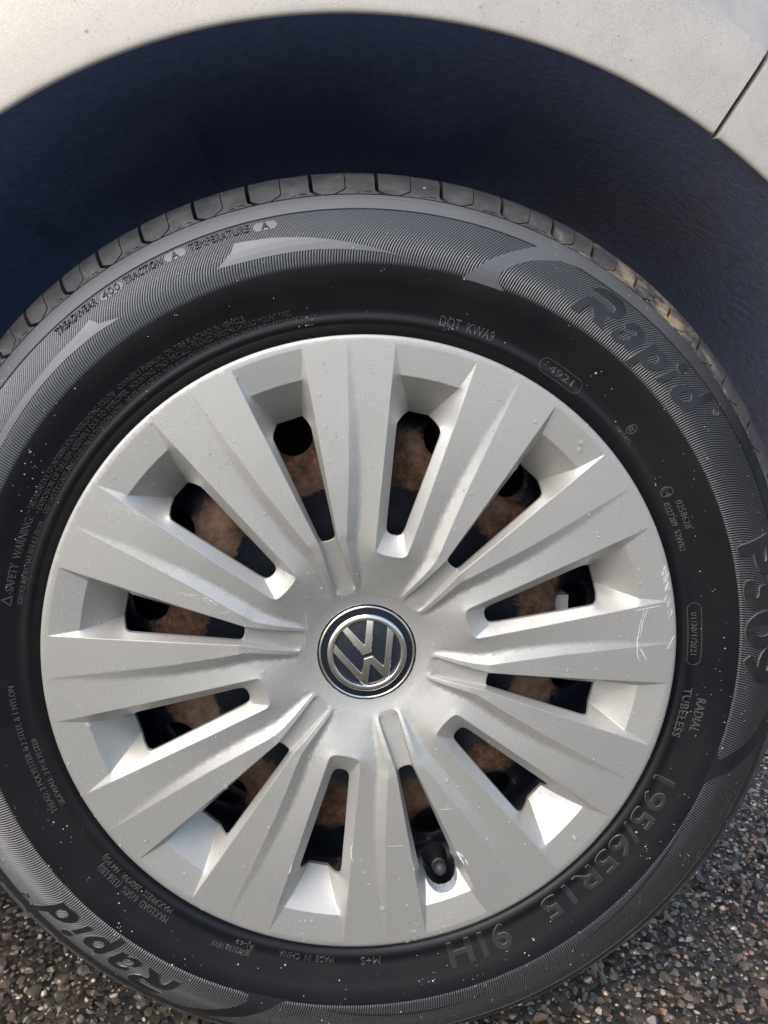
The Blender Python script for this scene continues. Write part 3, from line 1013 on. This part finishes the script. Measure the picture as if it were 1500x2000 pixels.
def sidewall_text(txt, a0, a1, rbase, cap, h=0.3, offset=0.0, rbase1=None, m=None, shear=0.0, each=False, name='sidewall_lettering', grid=None, h0=-0.3):
    loops = glyph_loops(txt, 4 if each else 2)
    if not loops:
        return
    allp = np.concatenate(loops)
    x0, x1 = allp[:, 0].min(), allp[:, 0].max()
    out = []
    for L in loops:
        f = (L[:, 0] + shear * L[:, 1] - x0) / (x1 - x0)
        rb = rbase + ((rbase1 if rbase1 is not None else rbase) - rbase) * f
        out.append(np.stack([(a0 + (a1 - a0) * f) * U, rb + L[:, 1] / CAPH * cap], -1))
    if not each:
        V, F = prism(out, side_map, h0, h, step=2.5, taper=0.12, grow=offset)
        return letter_obj(name, V, F, m or (M_SMALL if cap < 7 else M_LETTER), M_LITEDGE if m is None else M_GROOVE)
    # one object a character: group loops by overlapping extent
    iv = sorted([(L[:, 0].min(), L[:, 0].max(), i) for i, L in enumerate(out)])
    groups, cur, hi = [], [], -1e9
    for lo, h_, i in iv:
        if cur and lo > hi:
            groups.append(cur)
            cur = []
            hi = -1e9
        cur.append(i)
        hi = max(hi, h_)
    groups.append(cur)
    for gset in groups:
        V, F = prism([out[i] for i in gset], side_map, h0, h, step=1.2, grid=grid, taper=0.4, grow=offset)
        letter_obj(name, V, F, M_LETTER)


def outline_ring(loop_fn, wd, h=0.3):
    o1 = loop_fn(0.0)
    o2 = loop_fn(wd)
    V, F = prism([o1, o2], side_map, -0.3, h, step=1.5)
    return letter_obj('sidewall_lettering', V, F, M_SMALL)


def circle_fn(a, r, rad):
    return lambda wd: np.array([(a * U + (rad - wd) * math.cos(x), r + (rad - wd) * math.sin(x)) for x in np.linspace(0, 2 * math.pi, 28, endpoint=False)])


def stadium_fn(a0, a1, r, hw):
    def fn(wd):
        k = hw - wd
        pts = [(a1 * U - hw + k * math.sin(x), r + k * math.cos(x)) for x in np.linspace(0, math.pi, 10)]
        pts += [(a0 * U + hw - k * math.sin(x), r - k * math.cos(x)) for x in np.linspace(0, math.pi, 10)]
        return np.array(pts)
    return fn


RT = 0.75
sidewall_text('TREADWEAR', -41.8, -35.4, 265.0, 4.4, RT, 0.07, m=M_DARKL)
sidewall_text('400', -34.5, -32.0, 264.6, 4.4, RT, 0.10, m=M_DARKL)
sidewall_text('TRACTION', -31.3, -26.0, 265.0, 4.4, RT, 0.07, m=M_DARKL)
sidewall_text('A', -24.75, -23.75, 264.8, 4.2, RT, 0.10, m=M_DARKL)
sidewall_text('TEMPERATURE', -22.3, -14.6, 265.0, 4.4, RT, 0.07, m=M_DARKL)
sidewall_text('A', -13.1, -12.1, 264.4, 4.2, RT, 0.10, m=M_DARKL)
sidewall_text('R', 54.25, 54.8, 263.9, 2.2, RT)
outline_ring(circle_fn(54.5, 265.0, 2.3), 0.4, RT)
sidewall_text('R', -124.75, -124.2, 265.8, 2.2, RT)
outline_ring(circle_fn(-124.5, 266.9, 2.3), 0.4, RT)
sidewall_text('SAFETY  WARNING:', -77.4, -64.9, 218.2, 4.3, 0.5)
tri_o = [(-79.78 * U, 218.3), (-78.0 * U, 218.1), (-78.84 * U, 224.0)]
tri_i = [(-79.45 * U, 218.9), (-78.33 * U, 218.8), (-78.86 * U, 222.6)]
V, F = prism([np.array(tri_o), np.array(tri_i)], side_map, -0.3, 0.3, step=1.5)
letter_obj('sidewall_lettering', V, F, M_SMALL)
sidewall_text('• TIRE FAILURE DUE TO UNDERINFLATION/OVERLOADING. FOLLOW', -64.2, -41.5, 220.4, 3.0, 0.45)
sidewall_text("OWNER'S MANUAL OR TIRE PLACARD IN VEHICLE.", -40.6, -18.7, 220.5, 3.0, 0.45, rbase1=218.7)
sidewall_text('SERIOUS INJURY MAY RESULT FROM:', -79.4, -65.0, 212.4, 3.0, 0.45)
sidewall_text('• EXPLOSION OF TIRE/RIM ASSEMBLY DUE TO IMPROPER', -64.0, -40.0, 216.4, 3.0, 0.45)
sidewall_text('MOUNTING. ONLY SPECIALLY TRAINED PERSONS SHOULD MOUNT TIRES.', -39.2, -11.7, 216.4, 3.0, 0.45, rbase1=214.8)
sidewall_text('USE SAFETY CAGE AND CLIP-ON EXTENSION HOSE', -63.6, -42.0, 212.6, 2.9, 0.45)
sidewall_text('NEVER INFLATE TO OVER 40 PSI. CHECK PRESSURE FREQUENTLY WITH ACCURATE GAUGE.', -41.2, -7.8, 212.4, 2.9, 0.45, rbase1=210.6)
sidewall_text('TREAD: 2 POLYESTER & 2 STEEL & 1 NYLON', -115.7, -93.0, 217.3, 3.3, 0.5)
sidewall_text('SIDEWALL: 2 POLYESTER', -115.3, -102.5, 211.6, 3.3, 0.5)
sidewall_text('MAX.LOAD  615KG  (1356 LBS)', -142.9, -127.7, 216.2, 4.2, 0.5)
sidewall_text('MAX.PRESS  300KPA  (44 PSI)', -142.7, -126.9, 210.3, 4.2, 0.5)
sidewall_text('JBW319A18W', -158.7, -151.6, 214.6, 3.6, 0.5, rbase1=216)
sidewall_text('RJ-69', -158.8, -155.4, 210.0, 3.4, 0.5)
sidewall_text('MADE  IN  CHINA', -173.6, -163.5, 209.3, 4.6, 0.5)
sidewall_text('M+S', 177.9, 181.5, 209.2, 5.6, 0.55)
sidewall_text('DOT  KWA9', 11.8, 21.0, 210.0, 6.0, 0.5, 0.0)
sidewall_text('4921', 31.4, 36.2, 210.2, 4.6, 0.5, 0.0)
outline_ring(stadium_fn(29.6, 37.9, 212.3, 4.6), 0.35, 0.2)
outline_ring(circle_fn(48.6, 217.6, 3.3), 0.5)
for k in range(3):
    def cee(wd, k=k):
        rad = 1.5
        a = np.linspace(0.6, 2 * math.pi - 0.6, 14)
        cx, cy = 48.6 * U + 1.3 - k * 1.15, 217.6 - 0.5 + k * 0.35
        o1 = [(cx + rad * math.cos(x), cy + rad * math.sin(x)) for x in a]
        i1 = [(cx + (rad - 0.45) * math.cos(x), cy + (rad - 0.45) * math.sin(x)) for x in a[::-1]]
        return np.array(o1 + i1)
    V, F = prism([cee(0)], side_map, -0.3, 0.5)
    letter_obj('sidewall_lettering', V, F, M_SMALL)
sidewall_text('A001872', 46.6, 50.3, 210.8, 2.4, 0.45)
outline_ring(circle_fn(60.9, 215.4, 3.9), 0.5)
sidewall_text('E4', 59.98, 61.75, 213.6, 3.4, 0.5)
sidewall_text('0258628', 63.0, 68.1, 217.2, 4.0, 0.5)
sidewall_text('0227209  S2WR2', 62.6, 71.7, 210.2, 4.0, 0.5)
sidewall_text('01/30/1/2021', 82.9, 90.7, 210.6, 3.9, 0.5)
outline_ring(stadium_fn(81.2, 92.5, 212.8, 4.5), 0.35, 0.2)
sidewall_text('TUBELESS', 96.8, 106.1, 209.4, 5.6, 0.55)
sidewall_text('RADIAL', 98.3, 104.3, 218.7, 5.4, 0.55)
sidewall_text('195/65R15', 113.9, 146.6, 209.9, 13.9, 0.6, 0.5, each=True, name='raised_letter', grid=4.0)
sidewall_text('91H', 154.1, 165.4, 209.4, 15.4, 0.6, 0.8, each=True, name='raised_letter', grid=4.0)
sidewall_text('P309', 73.3, 94.2, 243.6, 23.0, 0.8, 1.9, each=True, name='raised_letter', grid=3.0, h0=-0.9)

# ---- tread blocks round the shoulder
gro = [-44.02, -38.28, -32.98, -27.24, -20.48, -13.92, -6.41, 1.39, 9.17, 16.78, 23.49, 29.14, 35.78, 41.51, 47.18, 52.83, 59.5]
pit = [7.2, 6.1, 5.5, 6.8, 7.6, 5.8, 6.4, 7.7]
g_ = gro[-1]
k = 0
while g_ + pit[k % 8] < 360 - 44.02 - 4.0:
    g_ += pit[k % 8]
    gro.append(g_)
    k += 1
gro.append(360 - 44.02)
UT = 290.0 * D2R


def tread_map(u, v_, h):
    return T(u / UT, v_ + s0, h)


LB = s1 - s0
for i in range(len(gro) - 1):
    ga, gb = gro[i] * UT, gro[i + 1] * UT
    p_ = gb - ga
    mid = ga + p_ * 0.52
    gw = 1.2
    b1 = [(ga + gw, LB), (ga + gw, 5.2), (ga + gw + 1.0, 4.0), (ga + gw + 4.6, 1.2), (ga + gw + 5.4, 0.9), (mid - 7.2, 0.9), (mid - 6.4, 1.4), (mid - 2.2, 4.4), (mid - 0.7, 6.0), (mid - 0.3, 7.0), (mid - 0.3, LB)]
    b2 = [(mid + 0.3, LB), (mid + 0.3, 6.8), (mid + 0.1, 5.4), (mid - 1.6, 3.6), (mid - 5.6, 0.8), (gb + 2.2, 0.8), (gb - 0.4, 3.4), (gb - gw, 5.2), (gb - gw, LB)]
    nz = [(gb - 12.2, 1.7), (gb - 9.2, 2.1), (gb - 9.2, 2.9), (gb - 12.2, 2.5)]
    nz2 = [(gb - 7.4, 2.6), (gb - 4.9, 3.0), (gb - 3.2, 1.6), (gb - 2.5, 1.9), (gb - 4.5, 3.9), (gb - 7.4, 3.4)]
    for loops in ([b1], [b2, nz, nz2]):
        V, F = prism([np.array(L) for L in loops], tread_map, -5.8, rng.uniform(-0.05, 0.12), step=3.0, grid=6.0)
        mesh_obj('tread_block', V, F, M_TREAD, tyre)


# ---- droplets and grit
def blob_mesh(centres, normals, radii, flat, name, material, parent, seg=6):
    Vv, Ff = [], []
    ring_a = np.linspace(0, 2 * math.pi, seg, endpoint=False)
    for c_, n_, r_ in zip(centres, normals, radii):
        n_ = Vector(n_).normalized()
        t1 = n_.orthogonal().normalized()
        t2 = n_.cross(t1)
        b = len(Vv)
        for lev, (rr2, hz) in enumerate(((1.0, -0.05), (0.85, 0.45), (0.45, 0.85))):
            for a in ring_a:
                Vv.append(tuple(Vector(c_) + (t1 * math.cos(a) + t2 * math.sin(a)) * r_ * rr2 + n_ * r_ * hz * flat))
        Vv.append(tuple(Vector(c_) + n_ * r_ * flat))
        for lev in range(2):
            for k in range(seg):
                Ff.append((b + lev * seg + k, b + lev * seg + (k + 1) % seg, b + (lev + 1) * seg + (k + 1) % seg, b + (lev + 1) * seg + k))
        for k in range(seg):
            Ff.append((b + 2 * seg + k, b + 2 * seg + (k + 1) % seg, b + 3 * seg))
    o = mesh_obj(name, Vv, Ff, material, parent, smooth=True)
    o['kind'] = 'stuff'
    return o


cs, ns, rs = [], [], []
while len(cs) < 800:
    r = 200 * math.sqrt(rng.uniform(0.03, 1))
    th = rng.uniform(0, 360)
    if rng.uniform() < 0.35 and len(cs) > 5:      # trails below earlier drops
        k = rng.integers(len(cs))
        x, z = cs[k].x + rng.normal() * 0.0015, cs[k].z - rng.uniform(0.002, 0.012)
        r, th = math.hypot(x, z - HUB) * 1000, math.degrees(math.atan2(x, z - HUB))
    h = cap_hit(min(r, 199), th)
    if h[0] is None or h[0].y > 0.022:
        continue
    n_ = h[1] if h[1].y < 0 else -h[1]
    cs.append(h[0])
    ns.append(n_)
    rs.append(abs(rng.lognormal(-0.8, 0.45)) * 0.00115)
blob_mesh(cs, ns, rs, 0.55, 'water_drop', M_DROP, hubcap, 8)
cs, ns, rs = [], [], []
for i in range(1000):
    th = rng.uniform(-180, 180)
    r = rng.uniform(212, 281) if rng.uniform() < 0.8 else rng.uniform(282, 300)
    if rng.uniform() < 0.45 and i > 10:
        k = rng.integers(max(0, i - 200), i)
        x, z = cs[k][0] + rng.normal() * 0.002, cs[k][2] - rng.uniform(0.001, 0.008)
        r, th = math.hypot(x, z - HUB) * 1000, math.degrees(math.atan2(x, z - HUB))
        r = min(max(r, 208), 300)
    lower = -math.cos(th * D2R)
    s_ = float(s_of_r(r))
    P3 = T(np.array([th]), np.array([s_]), 0.05)[0]
    Q3 = T(np.array([th]), np.array([s_]), 1.05)[0]
    cs.append(P3)
    ns.append(Q3 - P3)
    rs.append(abs(rng.lognormal(-1.5, 0.42)) * 0.00105 * (1.0 + 0.25 * max(lower, 0)))
blob_mesh(cs, ns, rs, 0.6, 'grit_speck', M_SPECK, tyre, 5)

# ------------------------------------------------------------------ steel wheel behind the trim
def hv(r):
    return np.interp(r, [55, 70, 92, 104, 112, 124, 134, 150, 160, 170, 178, 186, 192], [46, 44, 43, 41, 38.5, 37, 39.5, 46, 51, 54, 50, 34, 20])


NH = 18
HR, HC, HO = 13.6, 147.0, 1.2
th_n = 540
rads = np.r_[np.linspace(40, 128, 26), np.linspace(130, 164, 34), np.linspace(166, 193, 14)]
ths = np.arange(th_n) * 360 / th_n
# planar net with true round holes
pts, eds, fixed = [], [], []
for k in range(NH):
    a = (HO + 20 * k) * D2R
    cx, cy = HC * math.cos(a), HC * math.sin(a)
    b = len(pts)
    for q_ in range(28):
        x = q_ / 28 * 2 * math.pi
        pts.append((cx + HR * math.cos(x), cy + HR * math.sin(x)))
    eds += [(b + q_, b + (q_ + 1) % 28) for q_ in range(28)]
hb = np.array(pts)
net = []
for r in np.arange(40, 194, 3.0):
    n_ = int(2 * math.pi * r / 4.0)
    for q_ in range(n_):
        x = q_ / n_ * 2 * math.pi + r
        net.append((r * math.cos(x), r * math.sin(x)))
net = np.array(net)
dm = np.sqrt(((net[:, None] - hb[None]) ** 2).sum(-1)).min(1)
net = net[dm > 1.6]
vs, es, fs, ov, oe, of = delaunay_2d_cdt([Vector(x) for x in np.concatenate([hb, net])], eds, [], 0, 1e-5)
V2 = np.array([tuple(x) for x in vs])
tri = np.array([f for f in fs if len(f) == 3])
cen = V2[tri].mean(1)
ca = np.array([[HC * math.cos((HO + 20 * k) * D2R), HC * math.sin((HO + 20 * k) * D2R)] for k in range(NH)])
dh = np.sqrt(((cen[:, None] - ca[None]) ** 2).sum(-1)).min(1)
tri = tri[(dh > HR - 0.15) & (np.hypot(cen[:, 0], cen[:, 1]) > 40)]
rr_ = np.hypot(V2[:, 0], V2[:, 1])
dd = hv(rr_)
dh = np.sqrt(((V2[:, None] - ca[None]) ** 2).sum(-1)).min(1)
dd = dd + np.where(dh < HR + 3.2, (1 - np.clip((dh - HR) / 3.2, 0, 1)) * 2.2, 0)     # rolled edges
V3 = W(rr_, np.degrees(np.arctan2(V2[:, 1], V2[:, 0])), dd)
# hole walls
Fs = [tuple(f) for f in tri.tolist()]
ed = {}
for f in tri:
    for k in range(3):
        ed[(int(f[k]), int(f[(k + 1) % 3]))] = 1
brd = [e for e in ed if (e[1], e[0]) not in ed and rr_[e[0]] > 100 and rr_[e[0]] < 180]
bm_ = sorted({v_ for e in brd for v_ in e})
mi = {v_: len(V3) + i for i, v_ in enumerate(bm_)}
wl = V3[bm_].copy()
wl[:, 1] += 0.004
V3 = np.concatenate([V3, wl])
Fs += [(e[1], e[0], mi[e[0]], mi[e[1]]) for e in brd]
steel = mesh_obj('steel_wheel', V3, Fs, M_STEEL, car, smooth=True, sharp=0.8)
for v_ in steel.data.vertices:
    v_.co.z -= HUB
steel.location = (0, 0, HUB)
steel['label'] = 'rusty black steel wheel seen through the slots of the trim'
V, F = revolve([(193, 20), (196, 10), (203.5, 9.5), (204, 12), (197, 22), (186, 40), (182, 70), (178, 110), (186, 190), (200, 205)], 0, 360, 180, True)
mesh_obj('rim_barrel', V, F, M_BLACK, steel, smooth=True, sharp=0.7).location = (0, 0, -HUB)
# valve
va = 162.3
V, F = revolve([(0.0, -0.0), (1.8, 0.3), (3.4, 1.6), (4.1, 3.6), (4.0, 5.2), (3.3, 7.0), (3.2, 8.2), (4.3, 8.6), (4.5, 12), (4.6, 20), (7.0, 26), (8.5, 34)], 0, 360, 24, True)
base = W(166.3, va, 17.5)
V = (V - np.array([0, 0, HUB])) * 1.2
# tilt the stem so it points out and a little downward
ca_, sa_ = math.cos(-0.30), math.sin(-0.30)
V = np.stack([V[:, 0], V[:, 1] * ca_ - V[:, 2] * sa_, V[:, 1] * sa_ + V[:, 2] * ca_], -1) + base
o = mesh_obj('valve_stem', V, F, M_GREYRUB, steel, smooth=True, sharp=0.9)
o.location = (0, 0, -HUB)

# hub, brake behind
V, F = revolve([(0, 38), (30, 38), (34, 42), (34, 60), (60, 62)], 0, 360, 60, True)
mesh_obj('wheel_hub', V, F, M_BLACK, car, smooth=True, sharp=0.6)
V, F = revolve([(60, 96), (118, 96), (118, 116), (60, 116)], 0, 360, 96, True)
mesh_obj('brake_disc', V, F, M_BLACK, car, smooth=True, sharp=0.6)


def box(name, x0, x1, y0, y1, z0, z1, m, parent, bev=0.0):
    bm = bmesh.new()
    bmesh.ops.create_cube(bm, size=1)
    for v_ in bm.verts:
        v_.co = Vector(((x0 + x1) / 2 + v_.co.x * (x1 - x0), (y0 + y1) / 2 + v_.co.y * (y1 - y0), (z0 + z1) / 2 + v_.co.z * (z1 - z0)))
    if bev:
        bmesh.ops.bevel(bm, geom=list(bm.edges) + list(bm.verts), offset=bev, segments=2, affect='EDGES')
    me = bpy.data.meshes.new(name)
    bm.to_mesh(me)
    bm.free()
    me.materials.append(m)
    o = bpy.data.objects.new(name, me)
    COL.objects.link(o)
    o.parent = parent
    return o


V, F = revolve([(30, 112), (60, 116), (120, 118), (172, 116), (176, 112)], 0, 360, 96, True)
mesh_obj('vent_light_block', V, F, M_BLACK, car, smooth=True, sharp=0.6)  # unseen disc, added to block the bright view through the vent holes


# pale bracket of the brake seen through one vent hole
P4 = W([132, 146.2, 144.0, 132], [78.5, 79.6, 86.6, 87.0], [50] * 4)
Vb = np.concatenate([P4, P4 + np.array([0, 0.03, 0])])
o = mesh_obj('brake_caliper', Vb, [(0, 1, 2, 3), (4, 7, 6, 5), (0, 4, 5, 1), (1, 5, 6, 2), (2, 6, 7, 3), (3, 7, 4, 0)], M_BRAKE, car)
fix_normals(o)

# ------------------------------------------------------------------ body panels round the arch
RA = 363.6


def panel(name, th_a, th_b, n, edge_a=0.0, edge_b=0.0, short=False):
    """flared wheel-arch panel between two angles; edges turn in at the seams"""
    rows = []
    ths = np.linspace(th_a, th_b, n)
    if edge_a:
        ths = np.r_[th_a, th_a + 0.02, th_a + 0.08, th_a + 0.2, ths[1:]]
    if edge_b:
        ths = np.r_[ths[:-1], th_b - 0.2, th_b - 0.08, th_b - 0.02, th_b]
    for th in ths:
        rf = 414.0 + max(0.0, 28 - th) * 0.8
        # lip, flare face, break line, flank
        pr = [(RA + 9, -14.5), (RA + 3, -16.2), (RA + 0.8, -17.0), (RA + 0.0, -17.9), (RA + 0.2, -18.7), (RA + 1.0, -19.2), (RA + 2.4, -19.5), (RA + 5, -19.8), (RA + 12, -20.2), (RA + 25, -21.4), (rf - 12, -22.3), (rf - 3, -22.0), (rf, -21.6), (rf + 1.2, -20.9), (rf + 2.5, -20.1), (rf + 20, -10), (rf + 45, 4), (rf + 80, 20), (rf + 140, 34), (rf + 260, 44)]
        if short:
            pr = pr[:-2]
        e = 0.0
        if edge_a:
            e = max(e, edge_a * max(0.0, 1 - math.sqrt(min(1, (th - th_a) / 0.2))))
        if edge_b:
            e = max(e, edge_b * max(0.0, 1 - math.sqrt(min(1, (th_b - th) / 0.2))))
        rows.append(W([a for a, b in pr], [th] * len(pr), [b + e for a, b in pr]))
    V = np.array(rows)
    V = V.copy()
    o = mesh_obj(name, V.reshape(-1, 3), grid_faces(len(rows), V.shape[1], False), M_BODY, car, smooth=True, sharp=0.9)
    return o


wing = panel('wing_panel', -88, 32.2, 240, 0, 6.0)
wing['label'] = 'dusty silver wheel arch panel'
bumper = panel('bumper', 32.36, 70, 110, 6.0, 0, True)
bumper['label'] = 'silver bumper corner beyond the panel seam'
# drops of water on the wing and the bumper corner
for pan, ta, tb, nd in ((wing, -30, 32.0, 150), (bumper, 32.7, 44, 40)):
    vv_ = [v_.co.copy() for v_ in pan.data.vertices]
    bv_ = BVHTree.FromPolygons(vv_, [tuple(q_.vertices) for q_ in pan.data.polygons])
    cs, ns, rs = [], [], []
    while len(cs) < nd:
        th, r = rng.uniform(ta, tb), rng.uniform(367, 425)
        if rng.uniform() > 0.35 + 0.65 * (th - ta) / (tb - ta):
            continue
        h = bv_.ray_cast(Vector(W(r, th, -120)), Vector((0, 1, 0)))
        if h[0] is None:
            continue
        cs.append(h[0])
        ns.append(h[1] if h[1].y < 0 else -h[1])
        rs.append(abs(rng.lognormal(-0.9, 0.4)) * 0.0010)
    blob_mesh(cs, ns, rs, 0.5, 'water_drop', M_DROP, pan, 8)
# dark strip behind the seam
V, F = revolve([(RA + 6, -12), (RA + 47, -13), (RA + 70, -3), (RA + 100, 14), (RA + 130, 30)], 31.8, 32.9, 6)
mesh_obj('seam_seal', V, F, M_BLACK, car)

# liner: barrel and back wall
prof_l = [(RA + 7, -15.5), (RA + 8.5, 0), (RA + 9, 30), (RA + 9, 120), (RA + 2, 190), (RA - 14, 222), (RA - 45, 240), (260, 246), (130, 250), (0, 251)]
V, F = revolve(smooth_prof(np.array(prof_l, float), 4), -94, 84, 420)
ra_ = np.hypot(V[:, 0], V[:, 2] - HUB) * 1000
ta_ = np.degrees(np.arctan2(V[:, 0], V[:, 2] - HUB))
da_ = V[:, 1] * 1000
swell = 12 * np.clip((da_ - 60) / 60, 0, 1) * np.clip(1.4 - np.abs(ta_ - 8) / 6.0, 0, 1) * (ra_ > 330)      # moulded bulge over the tyre
swell = swell + 5 * np.clip(np.sin((ta_ + 40) * D2R * 6) * 4, 0, 1) * (ta_ < -18) * np.clip((da_ - 90) / 30, 0, 1) * (ra_ > 330)
k_ = (ra_ - swell) / np.maximum(ra_, 1)
V[:, 0] *= k_
V[:, 2] = HUB + (V[:, 2] - HUB) * k_
liner = mesh_obj('arch_liner', V, F, M_LINER, car, smooth=True, sharp=1.2)
liner['label'] = 'dark blue black wheel arch liner with dried mud'
# body mass: sill and floor to the left, tail end to the right (they shade the road under the car)
box('underbody', -3.2, -0.40, 0.06, 1.55, 0.17, 0.42, M_BLACK, car, 0.02)
box('sill', -2.6, -0.405, -0.002, 0.06, 0.19, 0.45, M_BODY, car, 0.015)
box('floor_pan', -0.40, 0.10, 0.27, 1.45, 0.26, 0.45, M_BLACK, car, 0.02)

# ------------------------------------------------------------------ road
gs = 400
me_v = [(-gs, -gs, 0), (gs, -gs, 0), (gs, gs, 0), (-gs, gs, 0)]
road = mesh_obj('road', me_v, [(0, 1, 2, 3)], M_ROAD)
road['kind'] = 'structure'


def stone_mesh(seed, sub=1):
    r2 = np.random.default_rng(seed)
    bm = bmesh.new()
    bmesh.ops.create_icosphere(bm, subdivisions=sub, radius=1)
    V = np.array([v_.co[:] for v_ in bm.verts])
    for k in range(9):
        n_ = r2.normal(size=3)
        n_ /= np.linalg.norm(n_)
        dcut = r2.uniform(0.42, 0.8)
        dd_ = V @ n_
        V = V - np.maximum(dd_ - dcut, 0)[:, None] * n_[None]
    V *= r2.uniform(0.7, 1.25, size=3)
    F = np.array([[v_.index for v_ in f.verts] for f in bm.faces])
    bm.free()
    return V, F


protos = [stone_mesh(100 + k, 2) for k in range(14)]
plain = [stone_mesh(300 + k, 1) for k in range(10)]


def rot(r2):
    a, b = r2.uniform(0, 2 * math.pi), r2.normal() * 0.5
    c_, s_ = math.cos(a), math.sin(a)
    R1 = np.array([[c_, -s_, 0], [s_, c_, 0], [0, 0, 1]])
    c_, s_ = math.cos(b), math.sin(b)
    R2 = np.array([[1, 0, 0], [0, c_, -s_], [0, s_, c_]])
    return R1 @ R2


camp = np.array(cam.location)
cp_, sp_, ct_, st_ = math.cos(0.06851), math.sin(0.06851), math.cos(0.14518), math.sin(0.14518)
fwd = np.array([sp_ * ct_, cp_ * ct_, -st_])
rgt = np.array([cp_, -sp_, 0])
upv = np.cross(rgt, fwd)

cell = 0.0059
xs = np.arange(-0.60, 0.80, cell)
ys = np.arange(-0.30, 0.95, cell)
gx, gy = np.meshgrid(xs, ys)
pt = np.stack([gx.ravel(), gy.ravel()], -1) + rng.uniform(-0.45, 0.45, (gx.size, 2)) * cell
dist = np.hypot(pt[:, 0] - camp[0], pt[:, 1] - camp[1])
keep = rng.uniform(size=len(pt)) < np.where((pt[:, 0] > -0.45) & (pt[:, 0] < 0.58) & (pt[:, 1] > -0.12) & (pt[:, 1] < 0.80), 0.95, 0.3)
pt = pt[keep]
size = np.clip(rng.lognormal(math.log(0.0027), 0.45, len(pt)), 0.0012, 0.0068)
kind = rng.choice(7, len(pt), p=[0.36, 0.26, 0.20, 0.035, 0.055, 0.02, 0.07])
size = np.where((kind == 3) | (kind == 4), np.minimum(size, 0.0036), size)
dv = np.concatenate([pt, np.zeros((len(pt), 1))], 1) - camp
zz = dv @ fwd
px = 750 + 1399.9 * (dv @ rgt) / zz
py = 1000 - 1399.9 * (dv @ upv) / zz
inframe = (zz > 0) & (px > -30) & (px < 1530) & (py > 1450) & (py < 2030)
# stones the tyre hides are no individuals
hid = (px - 700) ** 2 / 850.0 ** 2 + (py - 1190) ** 2 / 790.0 ** 2 < 1
fine = inframe & ~hid
score = np.where(inframe & ~hid, size / np.maximum(zz, 0.1), 0)
top = np.argsort(-score)[:300]
ind = np.zeros(len(pt), bool)
ind[top] = True
smesh = {}
for i in top:
    pk, mk = int(rng.integers(14)), int(kind[i])
    if (pk, mk) not in smesh:
        V, F = protos[pk]
        me = bpy.data.meshes.new('stone')
        me.from_pydata([tuple(x) for x in V], [], [tuple(int(q_) for q_ in f) for f in F])
        me.materials.append(STONE[mk])
        me.update()
        smesh[(pk, mk)] = me
    o = bpy.data.objects.new('stone', smesh[(pk, mk)])
    COL.objects.link(o)
    o.parent = road
    s_ = size[i]
    o.location = (pt[i, 0], pt[i, 1], s_ * rng.uniform(-0.25, 0.15))
    o.scale = (s_, s_, s_ * rng.uniform(0.6, 0.9))
    o.rotation_euler = (rng.normal() * 0.35, rng.normal() * 0.35, rng.uniform(0, 6.28))
rest = np.where(~ind)[0]
VV, FF, MM = [], [], []
o_ = 0
for i in rest:
    V, F = protos[int(rng.integers(14))] if (fine[i] and size[i] > 0.0038) else plain[int(rng.integers(10))]
    s_ = size[i]
    Vn = (V * s_ * np.array([1, 1, 0.7])) @ rot(rng).T + np.array([pt[i, 0], pt[i, 1], s_ * rng.uniform(-0.45, 0.35)])
    VV.append(Vn)
    FF.append(F + o_)
    MM.append(np.full(len(F), kind[i]))
    o_ += len(Vn)
chip = mesh_obj('stone_chipping', np.concatenate(VV), np.concatenate(FF), None, road, mats=STONE, fmat=np.concatenate(MM))
chip['kind'] = 'stuff'
